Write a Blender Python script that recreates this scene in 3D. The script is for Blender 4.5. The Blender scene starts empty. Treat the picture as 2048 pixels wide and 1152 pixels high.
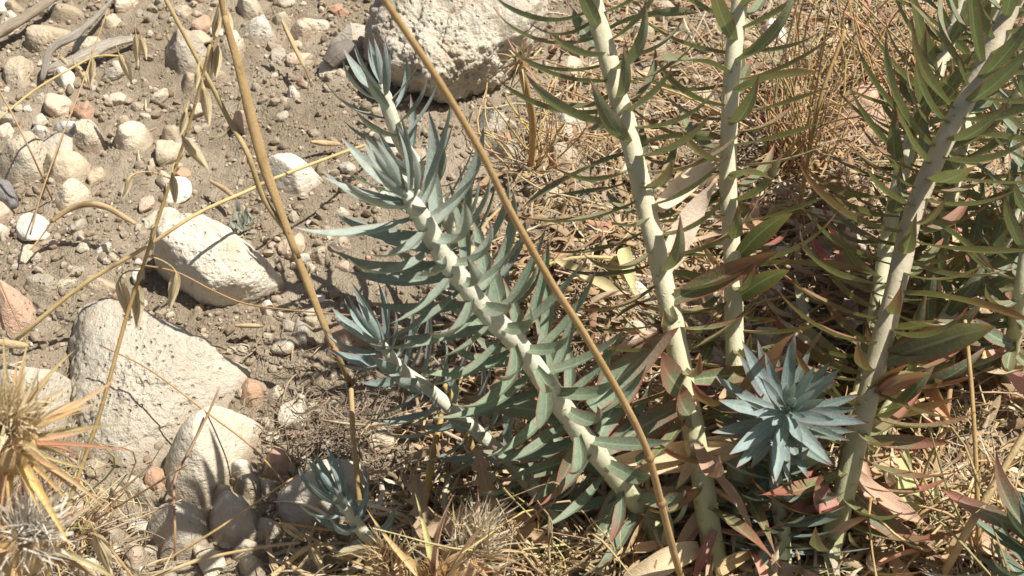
import bpy, math, random
import numpy as np
from mathutils import Vector, Matrix, Quaternion

# ------------------------------------------------------------------ camera
scene = bpy.context.scene
PITCH = math.radians(42.0)
CAM = Vector((0.0, 0.0, 0.56))
HFOV = math.radians(42.0)
FPX = 1024.0 / math.tan(HFOV / 2)
cam_d = bpy.data.cameras.new('camera')
cam_d.sensor_width = 36.0
cam_d.lens = 18.0 / math.tan(HFOV / 2)
cam_d.clip_start = 0.02
cam_d.clip_end = 500.0
cam_d.dof.use_dof = True
cam_d.dof.focus_distance = 0.76
cam_d.dof.aperture_fstop = cam_d.lens / 1000.0 / 0.0018
cam = bpy.data.objects.new('camera', cam_d)
cam.location = CAM
cam.rotation_euler = (math.pi / 2 - PITCH, 0, 0)
scene.collection.objects.link(cam)
scene.camera = cam

# ------------------------------------------------------------------ light
SUN = Vector((0.46, 0.0, 0.89)).normalized()
world = bpy.data.worlds.new('World')
scene.world = world
world.use_nodes = True
wn = world.node_tree
for n in list(wn.nodes):
    wn.nodes.remove(n)
sky = wn.nodes.new('ShaderNodeTexSky')
sky.sky_type = 'NISHITA'
sky.sun_disc = False
sky.dust_density = 3.0
sky.ozone_density = 0.6
sky.sun_elevation = math.asin(SUN.z)
sky.sun_rotation = math.atan2(SUN.x, SUN.y)
bg = wn.nodes.new('ShaderNodeBackground')
bg.inputs['Strength'].default_value = 0.05
wo = wn.nodes.new('ShaderNodeOutputWorld')
wn.links.new(sky.outputs[0], bg.inputs[0])
wn.links.new(bg.outputs[0], wo.inputs[0])
sun_d = bpy.data.lights.new('sun', 'SUN')
sun_d.energy = 5.0
sun_d.angle = math.radians(0.53)
sun_d.color = (1.0, 0.957, 0.885)
sun = bpy.data.objects.new('sun', sun_d)
sun.rotation_euler = (-SUN).to_track_quat('-Z', 'Y').to_euler()
sun.location = SUN * 5
scene.collection.objects.link(sun)
vs = scene.view_settings
vs.view_transform = 'Standard'
vs.look = 'None'
vs.exposure = 0.44
vs.gamma = 1.0
vs.use_curve_mapping = False

# ------------------------------------------------------------------ pixel helpers
RIGHT = Vector((1, 0, 0))
FWD = Vector((0, math.cos(PITCH), -math.sin(PITCH)))
UP = Vector((0, math.sin(PITCH), math.cos(PITCH)))

def ray(px, py):
    return FWD + RIGHT * ((px - 1024.0) / FPX) - UP * ((py - 576.0) / FPX)

def G(px, py, z=0.0):
    d = ray(px, py)
    return CAM + d * ((z - CAM.z) / d.z)

def PY(px, py, Y):
    d = ray(px, py)
    return CAM + d * (Y / d.y)

def proj(v):
    d = Vector(v) - CAM
    w = d.dot(FWD)
    return 1024 + FPX * d.dot(RIGHT) / w, 576 - FPX * d.dot(UP) / w

# ------------------------------------------------------------------ noise
_r = np.random.RandomState(7)
_PERM = np.concatenate([_r.permutation(512)] * 3)
_GRAD = _r.normal(size=(512, 3))
_GRAD /= np.linalg.norm(_GRAD, axis=1, keepdims=True)

def pnoise(p):
    p = np.asarray(p, dtype=np.float64)
    i = np.floor(p).astype(np.int64)
    f = p - i
    i = i & 511
    u = f * f * f * (f * (f * 6 - 15) + 10)
    out = np.zeros(len(p))
    for dx in (0, 1):
        wx = u[:, 0] if dx else 1 - u[:, 0]
        for dy in (0, 1):
            wy = u[:, 1] if dy else 1 - u[:, 1]
            for dz in (0, 1):
                wz = u[:, 2] if dz else 1 - u[:, 2]
                h = _PERM[_PERM[_PERM[(i[:, 0] + dx) & 511] + ((i[:, 1] + dy) & 511)] + ((i[:, 2] + dz) & 511)]
                g = _GRAD[h]
                dot = g[:, 0] * (f[:, 0] - dx) + g[:, 1] * (f[:, 1] - dy) + g[:, 2] * (f[:, 2] - dz)
                out += wx * wy * wz * dot
    return out

def fbm(p, octaves=4, gain=0.5, lac=2.1):
    a, s, t = 1.0, 0.0, np.asarray(p, dtype=np.float64)
    for _ in range(octaves):
        s = s + a * pnoise(t)
        t = t * lac + 17.3
        a *= gain
    return s

# ------------------------------------------------------------------ object helpers
COL = scene.collection

def link(o, parent=None):
    COL.objects.link(o)
    if parent is not None:
        o.parent = parent
    return o

def tag(o, label=None, cat=None, group=None, kind=None):
    if label: o['label'] = label
    if cat: o['category'] = cat
    if group: o['group'] = group
    if kind: o['kind'] = kind
    return o

def empty(name, loc):
    o = bpy.data.objects.new(name, None)
    o.empty_display_size = 0.01
    o.location = loc
    return link(o)

def mesh_np(name, verts, quads=None, tris=None, smooth=True, attrs=None, mat=None):
    verts = np.asarray(verts, dtype=np.float32)
    me = bpy.data.meshes.new(name)
    nq = 0 if quads is None else len(quads)
    nt = 0 if tris is None else len(tris)
    me.vertices.add(len(verts))
    me.vertices.foreach_set('co', verts.ravel())
    loops = []
    if nq: loops.append(np.asarray(quads, dtype=np.int32).ravel())
    if nt: loops.append(np.asarray(tris, dtype=np.int32).ravel())
    loops = np.concatenate(loops)
    me.loops.add(len(loops))
    me.loops.foreach_set('vertex_index', loops)
    starts = np.concatenate([np.arange(nq) * 4, nq * 4 + np.arange(nt) * 3]).astype(np.int32)
    me.polygons.add(nq + nt)
    me.polygons.foreach_set('loop_start', starts)
    me.polygons.foreach_set('use_smooth', np.full(nq + nt, smooth, dtype=bool))
    me.update(calc_edges=True)
    if attrs:
        for k, v in attrs.items():
            v = np.asarray(v, dtype=np.float32)
            if v.ndim == 1:
                a = me.attributes.new(k, 'FLOAT', 'POINT')
                a.data.foreach_set('value', v)
            else:
                a = me.attributes.new(k, 'FLOAT_COLOR', 'POINT')
                a.data.foreach_set('color', v.ravel())
    if mat: me.materials.append(mat)
    return me

def obj(name, me, parent=None, loc=None, color=None):
    o = bpy.data.objects.new(name, me)
    if loc is not None: o.location = loc
    if color is not None: o.color = color
    return link(o, parent)

# icosphere tables
def _ico(sub):
    t = (1 + 5 ** 0.5) / 2
    v = np.array([(-1, t, 0), (1, t, 0), (-1, -t, 0), (1, -t, 0), (0, -1, t), (0, 1, t), (0, -1, -t), (0, 1, -t),
                  (t, 0, -1), (t, 0, 1), (-t, 0, -1), (-t, 0, 1)], dtype=np.float64)
    v /= np.linalg.norm(v, axis=1, keepdims=True)
    f = np.array([(0, 11, 5), (0, 5, 1), (0, 1, 7), (0, 7, 10), (0, 10, 11), (1, 5, 9), (5, 11, 4), (11, 10, 2), (10, 7, 6),
                  (7, 1, 8), (3, 9, 4), (3, 4, 2), (3, 2, 6), (3, 6, 8), (3, 8, 9), (4, 9, 5), (2, 4, 11), (6, 2, 10),
                  (8, 6, 7), (9, 8, 1)])
    for _ in range(sub):
        e = np.sort(np.concatenate([f[:, [0, 1]], f[:, [1, 2]], f[:, [2, 0]]]), axis=1)
        ue, inv = np.unique(e, axis=0, return_inverse=True)
        inv = inv.ravel()
        m = v[ue[:, 0]] + v[ue[:, 1]]
        m /= np.linalg.norm(m, axis=1, keepdims=True)
        n = len(f)
        a, b, c = inv[:n] + len(v), inv[n:2 * n] + len(v), inv[2 * n:] + len(v)
        f = np.concatenate([np.stack([f[:, 0], a, c], 1), np.stack([f[:, 1], b, a], 1),
                            np.stack([f[:, 2], c, b], 1), np.stack([a, b, c], 1)])
        v = np.concatenate([v, m])
    return v, f
ICO = {k: _ico(k) for k in range(1, 7)}

# ------------------------------------------------------------------ materials
class NT:
    def __init__(self, name):
        self.m = bpy.data.materials.new(name)
        self.m.use_nodes = True
        self.t = self.m.node_tree
        for n in list(self.t.nodes): self.t.nodes.remove(n)
        self.out = self.n('ShaderNodeOutputMaterial')
    def n(self, kind, **kw):
        nd = self.t.nodes.new(kind)
        for k, v in kw.items(): setattr(nd, k, v)
        return nd
    def l(self, a, b): self.t.links.new(a, b)
    def setin(self, nd, key, v):
        if hasattr(v, 'is_linked'): self.l(v, nd.inputs[key])
        else: nd.inputs[key].default_value = v
    def noise(self, vec, scale, detail=4, rough=0.55, dist=0.0):
        nd = self.n('ShaderNodeTexNoise')
        if vec is not None: self.l(vec, nd.inputs['Vector'])
        nd.inputs['Scale'].default_value = scale
        nd.inputs['Detail'].default_value = detail
        nd.inputs['Roughness'].default_value = rough
        nd.inputs['Distortion'].default_value = dist
        return nd.outputs['Fac']
    def voro(self, vec, scale, feature='F1', rnd=1.0):
        nd = self.n('ShaderNodeTexVoronoi', feature=feature)
        if vec is not None: self.l(vec, nd.inputs['Vector'])
        nd.inputs['Scale'].default_value = scale
        nd.inputs['Randomness'].default_value = rnd
        return nd.outputs['Distance']
    def math(self, op, a, b=None, clamp=False):
        nd = self.n('ShaderNodeMath', operation=op)
        nd.use_clamp = clamp
        self.setin(nd, 0, a)
        if b is not None: self.setin(nd, 1, b)
        return nd.outputs[0]
    def ramp(self, fac, lo, hi, a=0.0, b=1.0):
        nd = self.n('ShaderNodeMapRange', interpolation_type='SMOOTHSTEP')
        self.setin(nd, 'Value', fac)
        nd.inputs['From Min'].default_value = lo
        nd.inputs['From Max'].default_value = hi
        nd.inputs['To Min'].default_value = a
        nd.inputs['To Max'].default_value = b
        return nd.outputs[0]
    def mix(self, fac, a, b, blend='MIX'):
        nd = self.n('ShaderNodeMix', data_type='RGBA', blend_type=blend)
        self.setin(nd, 0, fac)
        for i, v in ((6, a), (7, b)):
            if hasattr(v, 'is_linked'): self.l(v, nd.inputs[i])
            else: nd.inputs[i].default_value = tuple(v) + (1.0,) if len(v) == 3 else v
        return nd.outputs[2]
    def bump(self, h, strength, dist, normal=None):
        nd = self.n('ShaderNodeBump')
        self.l(h, nd.inputs['Height'])
        nd.inputs['Strength'].default_value = strength
        nd.inputs['Distance'].default_value = dist
        if normal is not None: self.l(normal, nd.inputs['Normal'])
        return nd.outputs[0]
    def attr(self, name, which='Fac'):
        return self.n('ShaderNodeAttribute', attribute_name=name).outputs[which]
    def principled(self, color, rough=0.8, normal=None, spec=0.3):
        b = self.n('ShaderNodeBsdfPrincipled')
        self.setin(b, 'Base Color', color if hasattr(color, 'is_linked') else tuple(color) + (1,))
        self.setin(b, 'Roughness', rough)
        b.inputs['Specular IOR Level'].default_value = spec
        if normal is not None: self.l(normal, b.inputs['Normal'])
        return b
    def finish(self, sh, transl=None, tfac=0.0, normal=None):
        if transl is not None:
            t = self.n('ShaderNodeBsdfTranslucent')
            self.l(transl, t.inputs['Color'])
            mx = self.n('ShaderNodeMixShader')
            mx.inputs[0].default_value = tfac
            self.l(sh.outputs[0], mx.inputs[1]); self.l(t.outputs[0], mx.inputs[2])
            sh = mx
        self.l(sh.outputs[0], self.out.inputs['Surface'])
        return self.m

def mat_soil():
    k = NT('soil')
    g = k.n('ShaderNodeNewGeometry').outputs['Position']
    big = k.noise(g, 9.0, 4)
    mid = k.noise(g, 60.0, 5, 0.65)
    fine = k.noise(g, 420.0, 5, 0.7)
    grains = k.voro(g, 700.0)
    c = k.mix(k.ramp(big, .35, .68), (0.290, 0.235, 0.165), (0.410, 0.340, 0.248))
    c = k.mix(k.ramp(mid, .42, .75, 0, .8), c, (0.215, 0.168, 0.115))
    c = k.mix(k.ramp(fine, .52, .8, 0, .75), c, (0.56, 0.48, 0.36))
    c = k.mix(k.ramp(grains, .0, .28, .45, 0), c, (0.58, 0.50, 0.38))
    h = k.math('ADD', k.math('MULTIPLY', fine, 1.0), k.math('MULTIPLY', grains, -0.5))
    h = k.math('ADD', h, k.math('MULTIPLY', k.noise(g, 150.0, 4, .6), 1.6))
    return k.finish(k.principled(c, .95, k.bump(h, .9, .0028), .1))

def mat_stone(name, pits=0.5, stain=0.5, fine=1.0, dust=True, ts=1.0):
    k = NT(name)
    oi = k.n('ShaderNodeObjectInfo')
    tc = k.n('ShaderNodeTexCoord').outputs['Object']
    off = k.n('ShaderNodeVectorMath', operation='ADD')
    tsn = k.n('ShaderNodeVectorMath', operation='SCALE'); k.l(tc, tsn.inputs[0]); tsn.inputs['Scale'].default_value = ts
    k.l(tsn.outputs[0], off.inputs[0])
    sc = k.n('ShaderNodeVectorMath', operation='SCALE')
    sc.inputs[0].default_value = (3.1, 5.7, 2.3)
    k.l(oi.outputs['Random'], sc.inputs['Scale'])
    k.l(sc.outputs[0], off.inputs[1])
    v = off.outputs[0]
    a = k.noise(v, 38.0, 5, .6, .4)
    b = k.noise(v, 110.0, 5, .65)
    f = k.noise(v, 520.0, 4, .7)
    c = k.mix(k.ramp(k.noise(v, 14., 3, .6), .34, .62, .34, 0), oi.outputs['Color'], (0.43, 0.38, 0.30))
    c = k.mix(k.ramp(a, .42, .72, 0, stain), c, (0.50, 0.365, 0.215))
    c = k.mix(k.ramp(b, .50, .78, 0, .5), c, (0.72, 0.66, 0.54))
    c = k.mix(k.ramp(k.noise(v, 75.0, 5, .7, .8), .57, .74, 0, .5 * stain + .12), c, (0.30, 0.235, 0.165))
    pv = k.voro(v, 210.0)
    pm = k.noise(v, 60.0, 3)
    pit = k.math('MULTIPLY', k.ramp(pv, .10, .30, 1, 0), k.ramp(pm, .42, .55))
    c = k.mix(k.math('MULTIPLY', pit, .55 * pits), c, (0.20, 0.155, 0.11))
    c = k.mix(k.ramp(f, .58, .8, 0, .35), c, (0.34, 0.27, 0.19))
    # dust of soil near the foot of the stone
    z = k.n('ShaderNodeSeparateXYZ'); k.l(k.n('ShaderNodeNewGeometry').outputs['Position'], z.inputs[0])
    zz = k.math('ADD', z.outputs[2], k.math('MULTIPLY', b, -.012))
    c = k.mix(k.ramp(zz, -.008, -.001, .7 if dust else 0, 0), c, (0.34, 0.275, 0.195))
    h = k.math('ADD', k.math('MULTIPLY', b, 1.4), k.math('MULTIPLY', f, .55 * fine))
    h = k.math('SUBTRACT', h, k.math('MULTIPLY', pit, 1.1 * pits))
    h = k.math('ADD', h, k.math('MULTIPLY', k.noise(v, 1100., 3, .6), .25 * fine))
    return k.finish(k.principled(c, .88, k.bump(h, .8, .0032), .18))

def mat_leaf(name, tf=0.2, gloss=.5):
    k = NT(name)
    oi = k.n('ShaderNodeObjectInfo')
    lu, lv = k.attr('lu'), k.attr('lv')
    tc = k.n('ShaderNodeTexCoord').outputs['Object']
    rnd = oi.outputs['Random']
    off = k.n('ShaderNodeVectorMath', operation='ADD'); k.l(tc, off.inputs[0])
    cb = k.n('ShaderNodeCombineXYZ'); k.l(k.math('MULTIPLY', rnd, 31.), cb.inputs[0]); k.l(k.math('MULTIPLY', rnd, 17.), cb.inputs[1])
    k.l(cb.outputs[0], off.inputs[1])
    v = off.outputs[0]
    mott = k.noise(v, 9.0, 5, .65)
    spot = k.noise(v, 34.0, 4, .7)
    hs = k.n('ShaderNodeHueSaturation'); k.l(oi.outputs['Color'], hs.inputs['Color'])
    hs.inputs['Saturation'].default_value = .92
    k.l(k.math('ADD', k.math('MULTIPLY', mott, .9), .56), hs.inputs['Value'])
    c = hs.outputs[0]
    # powdery bloom in patches
    c = k.mix(k.ramp(spot, .46, .72, 0, .3), c, (0.45, 0.50, 0.44))
    av = k.math('ABSOLUTE', lv)
    rib = k.math('MULTIPLY', k.ramp(av, .02, .15, 1, 0), k.ramp(lu, .55, .95, .6, 0.1))
    c = k.mix(rib, c, (0.50, 0.54, 0.36))
    # red margin and tip, as strong as the object's alpha
    edge = k.ramp(k.math('ADD', av, k.math('MULTIPLY', mott, .18)), .84, 1.06)
    tip = k.ramp(k.math('ADD', lu, k.math('MULTIPLY', spot, .22)), .88, 1.1)
    flush = k.math('MULTIPLY', k.ramp(k.math('ADD', lu, mott), .7, 1.35), k.ramp(oi.outputs['Alpha'], .72, 1.05))
    red = k.math('MAXIMUM', k.math('MULTIPLY', k.math('MAXIMUM', edge, tip), k.math('MULTIPLY', oi.outputs['Alpha'], 1.25, True)), flush)
    c = k.mix(k.math('MULTIPLY', red, .85), c, (0.40, 0.115, 0.095))
    c = k.mix(k.ramp(k.noise(v, 60., 3, .7), .62, .72, 0, .45), c, (0.30, 0.22, 0.12))
    c = k.mix(k.ramp(k.math('ADD', lu, k.math('MULTIPLY', mott, .1)), 1.0, 1.06, 0, .8), c, (0.30, 0.15, 0.09))
    n = k.bump(spot, .4, .0012)
    b = k.principled(c, gloss, n, .35)
    tr = k.mix(.5, c, (0.42, 0.46, 0.10), 'MULTIPLY')
    tr = k.mix(.55, c, (0.30, 0.36, 0.06))
    return k.finish(b, tr, tf)

def mat_dry(name, tf=.22, rib=.35):
    k = NT(name)
    oi = k.n('ShaderNodeObjectInfo')
    lu, lv = k.attr('lu'), k.attr('lv')
    tc = k.n('ShaderNodeTexCoord').outputs['Object']
    off = k.n('ShaderNodeVectorMath', operation='ADD'); k.l(tc, off.inputs[0])
    cb = k.n('ShaderNodeCombineXYZ'); k.l(k.math('MULTIPLY', oi.outputs['Random'], 23.), cb.inputs[0]); k.l(oi.outputs['Random'], cb.inputs[2])
    k.l(cb.outputs[0], off.inputs[1])
    v = off.outputs[0]
    mott = k.noise(v, 7.0, 5, .65)
    sp = k.noise(v, 40.0, 4, .7)
    c = k.mix(k.ramp(mott, .45, .78, 0, .45), oi.outputs['Color'], (0.42, 0.25, 0.14))
    c = k.mix(k.ramp(sp, .5, .75, 0, .45), c, (0.72, 0.58, 0.40))
    c = k.mix(k.math('MULTIPLY', k.ramp(k.math('ABSOLUTE', lv), .03, .12, 1, 0), rib), c, (0.70, 0.56, 0.36))
    st = k.math('SINE', k.math('MULTIPLY', lv, 34.))
    c = k.mix(k.ramp(st, .2, 1., 0, .04), c, (0.30, 0.18, 0.09))
    n = k.bump(k.math('ADD', sp, k.math('MULTIPLY', st, .08)), .5, .0012)
    b = k.principled(c, .75, n, .2)
    return k.finish(b, c, tf)

def mat_stem(name):
    k = NT(name)
    oi = k.n('ShaderNodeObjectInfo')
    lu = k.attr('lu')
    g = k.n('ShaderNodeNewGeometry').outputs['Position']
    a = k.noise(g, 60., 5, .6)
    f = k.noise(g, 500., 4, .7)
    c = k.mix(k.ramp(lu, .0, .55), (0.50, 0.52, 0.27), oi.outputs['Color'])
    c = k.mix(k.ramp(a, .5, .75, 0, .45), c, (0.70, 0.665, 0.50))
    c = k.mix(k.ramp(f, .6, .8, 0, .3), c, (0.42, 0.36, 0.22))
    c = k.mix(k.math('MULTIPLY', k.ramp(k.noise(g, 130., 4, .7), .6, .72), k.ramp(lu, .05, .45, .75, .12)), c, (0.33, 0.20, 0.10))
    sq = k.n('ShaderNodeVectorMath', operation='MULTIPLY'); k.l(g, sq.inputs[0]); sq.inputs[1].default_value = (1, 1, 2.2)
    vs_ = k.voro(sq.outputs[0], 105.)
    sc = k.ramp(vs_, .06, .17, 1, 0)
    c = k.mix(k.math('MULTIPLY', sc, .7), c, (0.36, 0.29, 0.16))
    n = k.bump(k.math('ADD', k.math('ADD', a, k.math('MULTIPLY', sc, .5)), k.math('MULTIPLY', f, .3)), .5, .002)
    b = k.principled(c, .62, n, .3)
    b.inputs['Subsurface Weight'].default_value = .12
    b.inputs['Subsurface Radius'].default_value = (.003, .003, .0015)
    b.inputs['Subsurface Scale'].default_value = 1.0
    return k.finish(b)

def mat_straw(name, streak=1.0, tf=0.0):
    k = NT(name)
    oi = k.n('ShaderNodeObjectInfo')
    lu = k.attr('lu')
    g = k.n('ShaderNodeNewGeometry').outputs['Position']
    a = k.noise(g, 90., 4, .6)
    f = k.noise(g, 700., 3, .7)
    c = k.mix(k.ramp(a, .35, .7, 0, .6), oi.outputs['Color'], (0.42, 0.27, 0.11))
    c = k.mix(k.ramp(f, .5, .8, 0, .5), c, (0.74, 0.60, 0.36))
    c = k.mix(k.ramp(k.noise(g, 45., 4), .6, .7, 0, .5), c, (0.20, 0.125, 0.06))
    cb = k.n('ShaderNodeCombineXYZ'); k.l(k.math('MULTIPLY', k.attr('lv'), 14.), cb.inputs[0]); k.l(k.math('MULTIPLY', lu, 5.), cb.inputs[1])
    fib = k.noise(cb.outputs[0], 1.6, 4, .7)
    c = k.mix(k.ramp(fib, .5, .68, 0, .55), c, (0.27, 0.165, 0.075))
    n = k.bump(k.math('ADD', f, fib), .5, .0008)
    b = k.principled(c, .55, n, .35)
    return k.finish(b, c if tf else None, tf)

def mat_vcol(name, tf=.12, rough=.8):
    k = NT(name)
    c = k.attr('col', 'Color')
    g = k.n('ShaderNodeNewGeometry').outputs['Position']
    f = k.noise(g, 600., 4, .7)
    c2 = k.mix(k.ramp(f, .35, .75, .35, 0), c, (0.16, 0.11, 0.07))
    b = k.principled(c2, rough, k.bump(f, .5, .0008), .2)
    return k.finish(b, c2 if tf else None, tf)

def mat_wood(name):
    k = NT(name)
    oi = k.n('ShaderNodeObjectInfo')
    lv, lu = k.attr('lv'), k.attr('lu')
    cb = k.n('ShaderNodeCombineXYZ')
    k.l(k.math('MULTIPLY', lv, 9.), cb.inputs[0]); k.l(k.math('MULTIPLY', lu, 2.5), cb.inputs[1])
    gr = k.noise(cb.outputs[0], 2.2, 6, .7, .6)
    c = k.mix(k.ramp(gr, .42, .72, 0, .8), oi.outputs['Color'], (0.27, 0.215, 0.16))
    c = k.mix(k.ramp(gr, .6, .8, 0, .6), c, (0.62, 0.56, 0.46))
    return k.finish(k.principled(c, .85, k.bump(gr, .9, .003), .2))

M = dict(soil=mat_soil(), stone=mat_stone('limestone', .5, .55), porous=mat_stone('porous_limestone', .95, .45, 1.4),
         smooth=mat_stone('smooth_limestone', .15, .4, .5), leaf=mat_leaf('euphorbia_leaf', .16, .55), olive=mat_leaf('olive_leaf', .22, .5),
         dry=mat_dry('dry_leaf'), stem=mat_stem('euphorbia_stem'), straw=mat_straw('straw'), husk=mat_dry('oat_husk', .38, .1),
         pebble=mat_stone('pebble_limestone', .4, .4, .8, False, .009), pebble_smooth=mat_stone('smooth_pebble', .15, .3, .5, False, .009),
         litter=mat_vcol('litter'), gravel=mat_vcol('gravel', 0, .9), wood=mat_wood('weathered_wood'))

# ------------------------------------------------------------------ ground
def gz(x, y):
    x = np.atleast_1d(np.asarray(x, dtype=np.float64)); y = np.atleast_1d(np.asarray(y, dtype=np.float64))
    p = np.stack([x, y, np.zeros_like(x)], 1)
    h = 0.011 * fbm(p * 6.0 + 3.0, 2) + 0.0046 * fbm(p * 33.0 + 9.0, 3)
    m = np.clip((fbm(p * 8.0 + 40.0, 2) + 0.15) * 2.5, 0, 1)
    h += (0.0012 + 0.0034 * m) * np.abs(fbm(p * 110.0 + 5.0, 3, .6))
    return h - 0.003
def gz1(x, y): return float(gz(x, y)[0])

def axis(lo, hi, step, far):
    a = list(np.arange(lo, hi, step))
    s, x, r = step, a[-1], []
    while x < far:
        s *= 1.35; x += s; r.append(x)
    s, x, l = step, a[0], []
    while x > -far:
        s *= 1.35; x -= s; l.append(x)
    return np.array(l[::-1] + a + r)

gx, gy = axis(-.50, .50, .0019, 60.), axis(.36, 1.06, .0019, 60.)
XX, YY = np.meshgrid(gx, gy)
ZZ = gz(XX.ravel(), YY.ravel())
nx, ny = len(gx), len(gy)
idx = np.arange(nx * ny).reshape(ny, nx)
quads = np.stack([idx[:-1, :-1], idx[:-1, 1:], idx[1:, 1:], idx[1:, :-1]], -1).reshape(-1, 4)
ground = obj('ground', mesh_np('ground', np.stack([XX.ravel(), YY.ravel(), ZZ], 1), quads, mat=M['soil']))
tag(ground, kind='structure')

# ------------------------------------------------------------------ stones
STONES = []       # (x, y, r) occupancy on the ground

def hull(pts):
    pts = sorted(set(pts))
    def half(ps):
        h = []
        for p in ps:
            while len(h) > 1 and (h[-1][0] - h[-2][0]) * (p[1] - h[-2][1]) - (h[-1][1] - h[-2][1]) * (p[0] - h[-2][0]) <= 0: h.pop()
            h.append(p)
        return h
    a, b = half(pts), half(pts[::-1])
    return a[:-1] + b[:-1]

def stone(name, label, outline, H=None, p=10, rough=.035, col=(.62, .56, .45), mat='stone', sub=4, group=None, seed=0, facets=4, top=(.02, -.15), front=24, cat='stone', freq=1.0):
    """a convex boulder: the lower edges of its outline stand on the soil, the upper ones are its skyline"""
    rs = np.random.RandomState(seed + 11)
    if len(outline) == 4 and not isinstance(outline[0], tuple):
        x0, y0, x1, y1 = outline
        cx, cy, a, b = (x0 + x1) / 2, (y0 + y1) / 2, (x1 - x0) / 2, (y1 - y0) / 2
        ph = rs.uniform(0, 6.28); n = 9
        outline = []
        for i in range(n):
            t = ph + (i + rs.uniform(-.25, .25)) * 2 * math.pi / n
            k = rs.uniform(.93, 1.06)
            outline.append((cx + a * k * math.cos(t) * 1.03, cy + b * k * math.sin(t) * 1.03))
    hl = hull([tuple(map(float, q)) for q in outline])
    cx = sum(q[0] for q in hl) / len(hl); cy = sum(q[1] for q in hl) / len(hl)
    bot = max(q[1] for q in hl); tp = min(q[1] for q in hl)
    wpx = max(q[0] for q in hl) - min(q[0] for q in hl)
    g0 = G(cx, bot)
    mpp = (g0 - CAM).dot(FWD) / FPX
    if H is None: H = .42 * min(wpx, 1.15 * (bot - tp)) * mpp
    H = min(H, .60 * (G(cx, tp).y - g0.y))
    C = G(cx, cy + .06 * (bot - tp), H * .42)
    N, D, IM = [], [], []
    for i in range(len(hl)):
        q0, q1 = hl[i], hl[(i + 1) % len(hl)]
        ex, ey = q1[0] - q0[0], q1[1] - q0[1]
        nx_, ny_ = ey, -ex
        L = math.hypot(nx_, ny_)
        if L < 1e-6: continue
        nx_, ny_ = nx_ / L, ny_ / L
        mx, my = (q0[0] + q1[0]) / 2, (q0[1] + q1[1]) / 2
        if nx_ * (mx - cx) + ny_ * (my - cy) < 0: nx_, ny_ = -nx_, -ny_
        if ny_ > .3:
            a, b = G(*q0), G(*q1)
            e = (b - a); nh = Vector((e.y, -e.x, 0)).normalized()
            if nh.dot(a - C) < 0: nh = -nh
            ph = math.radians(front + rs.uniform(-10, 10))
            n = nh * math.cos(ph) + Vector((0, 0, 1)) * math.sin(ph)
            d = n.dot(a - C)
        else:                                            # skyline edges: the rim of the back and side faces
            a, b = G(q0[0], q0[1], .8 * H), G(q1[0], q1[1], .8 * H)
            e = (b - a); nh = Vector((e.y, -e.x, 0)).normalized()
            if nh.dot(a - C) < 0: nh = -nh
            ph = math.radians(18 + rs.uniform(-8, 8))
            n = nh * math.cos(ph) + Vector((0, 0, 1)) * math.sin(ph)
            d = n.dot(a - C)
        N.append(n); D.append(max(d, .002)); IM.append((nx_, ny_, nx_ * mx + ny_ * my))
    n = Vector((top[0], top[1], 1)).normalized()
    N.append(n); D.append(max(n.dot(Vector((C.x, C.y, H)) - C), .002))
    N.append(Vector((0, 0, -1))); D.append(C.z + .012)
    N = np.array([tuple(v) for v in N]); D = np.array(D); D0 = D.copy(); nfix = len(D) - 1
    def radius(d, N, D):
        s = np.maximum(d @ N.T / D, 0.0)
        mxs = s.max(1, keepdims=True)
        return 1.0 / (mxs[:, 0] * ((s / mxs) ** p).sum(1) ** (1.0 / p))
    Vt = ICO[4][0]; IM = np.array(IM); ne = len(IM)      # fit the visible rim to the outline
    f_, u_, cc = np.array(FWD), np.array(UP), np.array(C - CAM)
    for _ in range(7):
        Q = Vt * radius(Vt, N, D)[:, None] + cc
        Q = Q[Q[:, 2] + CAM.z > -.001]
        w = Q @ f_
        ip = np.stack([1024 + FPX * Q[:, 0] / w, 576 - FPX * (Q @ u_) / w], 1)
        got = (ip @ IM[:, :2].T).max(0)
        D[:ne] = np.clip(D[:ne] + (IM[:, 2] - got) * mpp * .7, .25 * D0[:ne], 1.7 * D0[:ne] + .002)
    for _ in range(facets):
        t = rs.uniform(0, 2 * math.pi); e = rs.uniform(.25, 1.1)
        fn = np.array([math.cos(t) * math.cos(e), math.sin(t) * math.cos(e), math.sin(e)])
        N = np.vstack([N, fn]); D = np.append(D, float(radius(fn[None], N[:-1], D)[0]) * rs.uniform(.84, .99))
    V, F = ICO[sub]
    r = radius(V, N, D)
    size = .5 * wpx * mpp
    P = V * r[:, None]
    q = P / size * 1.5 * freq + rs.uniform(-50, 50, 3)
    P = P + V * (size * rough * (fbm(q, 5, .55))[:, None] * 2.0)
    ridg = 1 - np.abs(fbm(q * 1.7 + 9, 3)) * 2
    P -= V * (size * rough * .5 * np.clip(ridg - .55, 0, 1)[:, None])
    if mat == 'porous':
        P += V * (size * .022 * np.abs(fbm(q * 4.2 + 7, 3, .6))[:, None])
        pit = fbm(q * 7.5, 2); P -= V * (size * .03 * np.clip(pit - .28, 0, .6)[:, None])
    base = Vector((C.x, C.y, 0))
    P = P + np.array([0, 0, C.z])
    o = obj(name, mesh_np(name, P, None, F, mat=M[mat]), None, base, tuple(col) + (1,))
    tag(o, label, cat, group)
    STONES.append((C.x, C.y, .5 * (size + .6 * (bot - tp) * mpp)))
    return o

CREAM, WHITE, TAN, GREY, PINK, RED, OLIVE = (.64, .56, .42), (.76, .70, .58), (.53, .44, .31), (.49, .44, .36), (.60, .46, .34), (.48, .29, .19), (.44, .39, .30)

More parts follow.
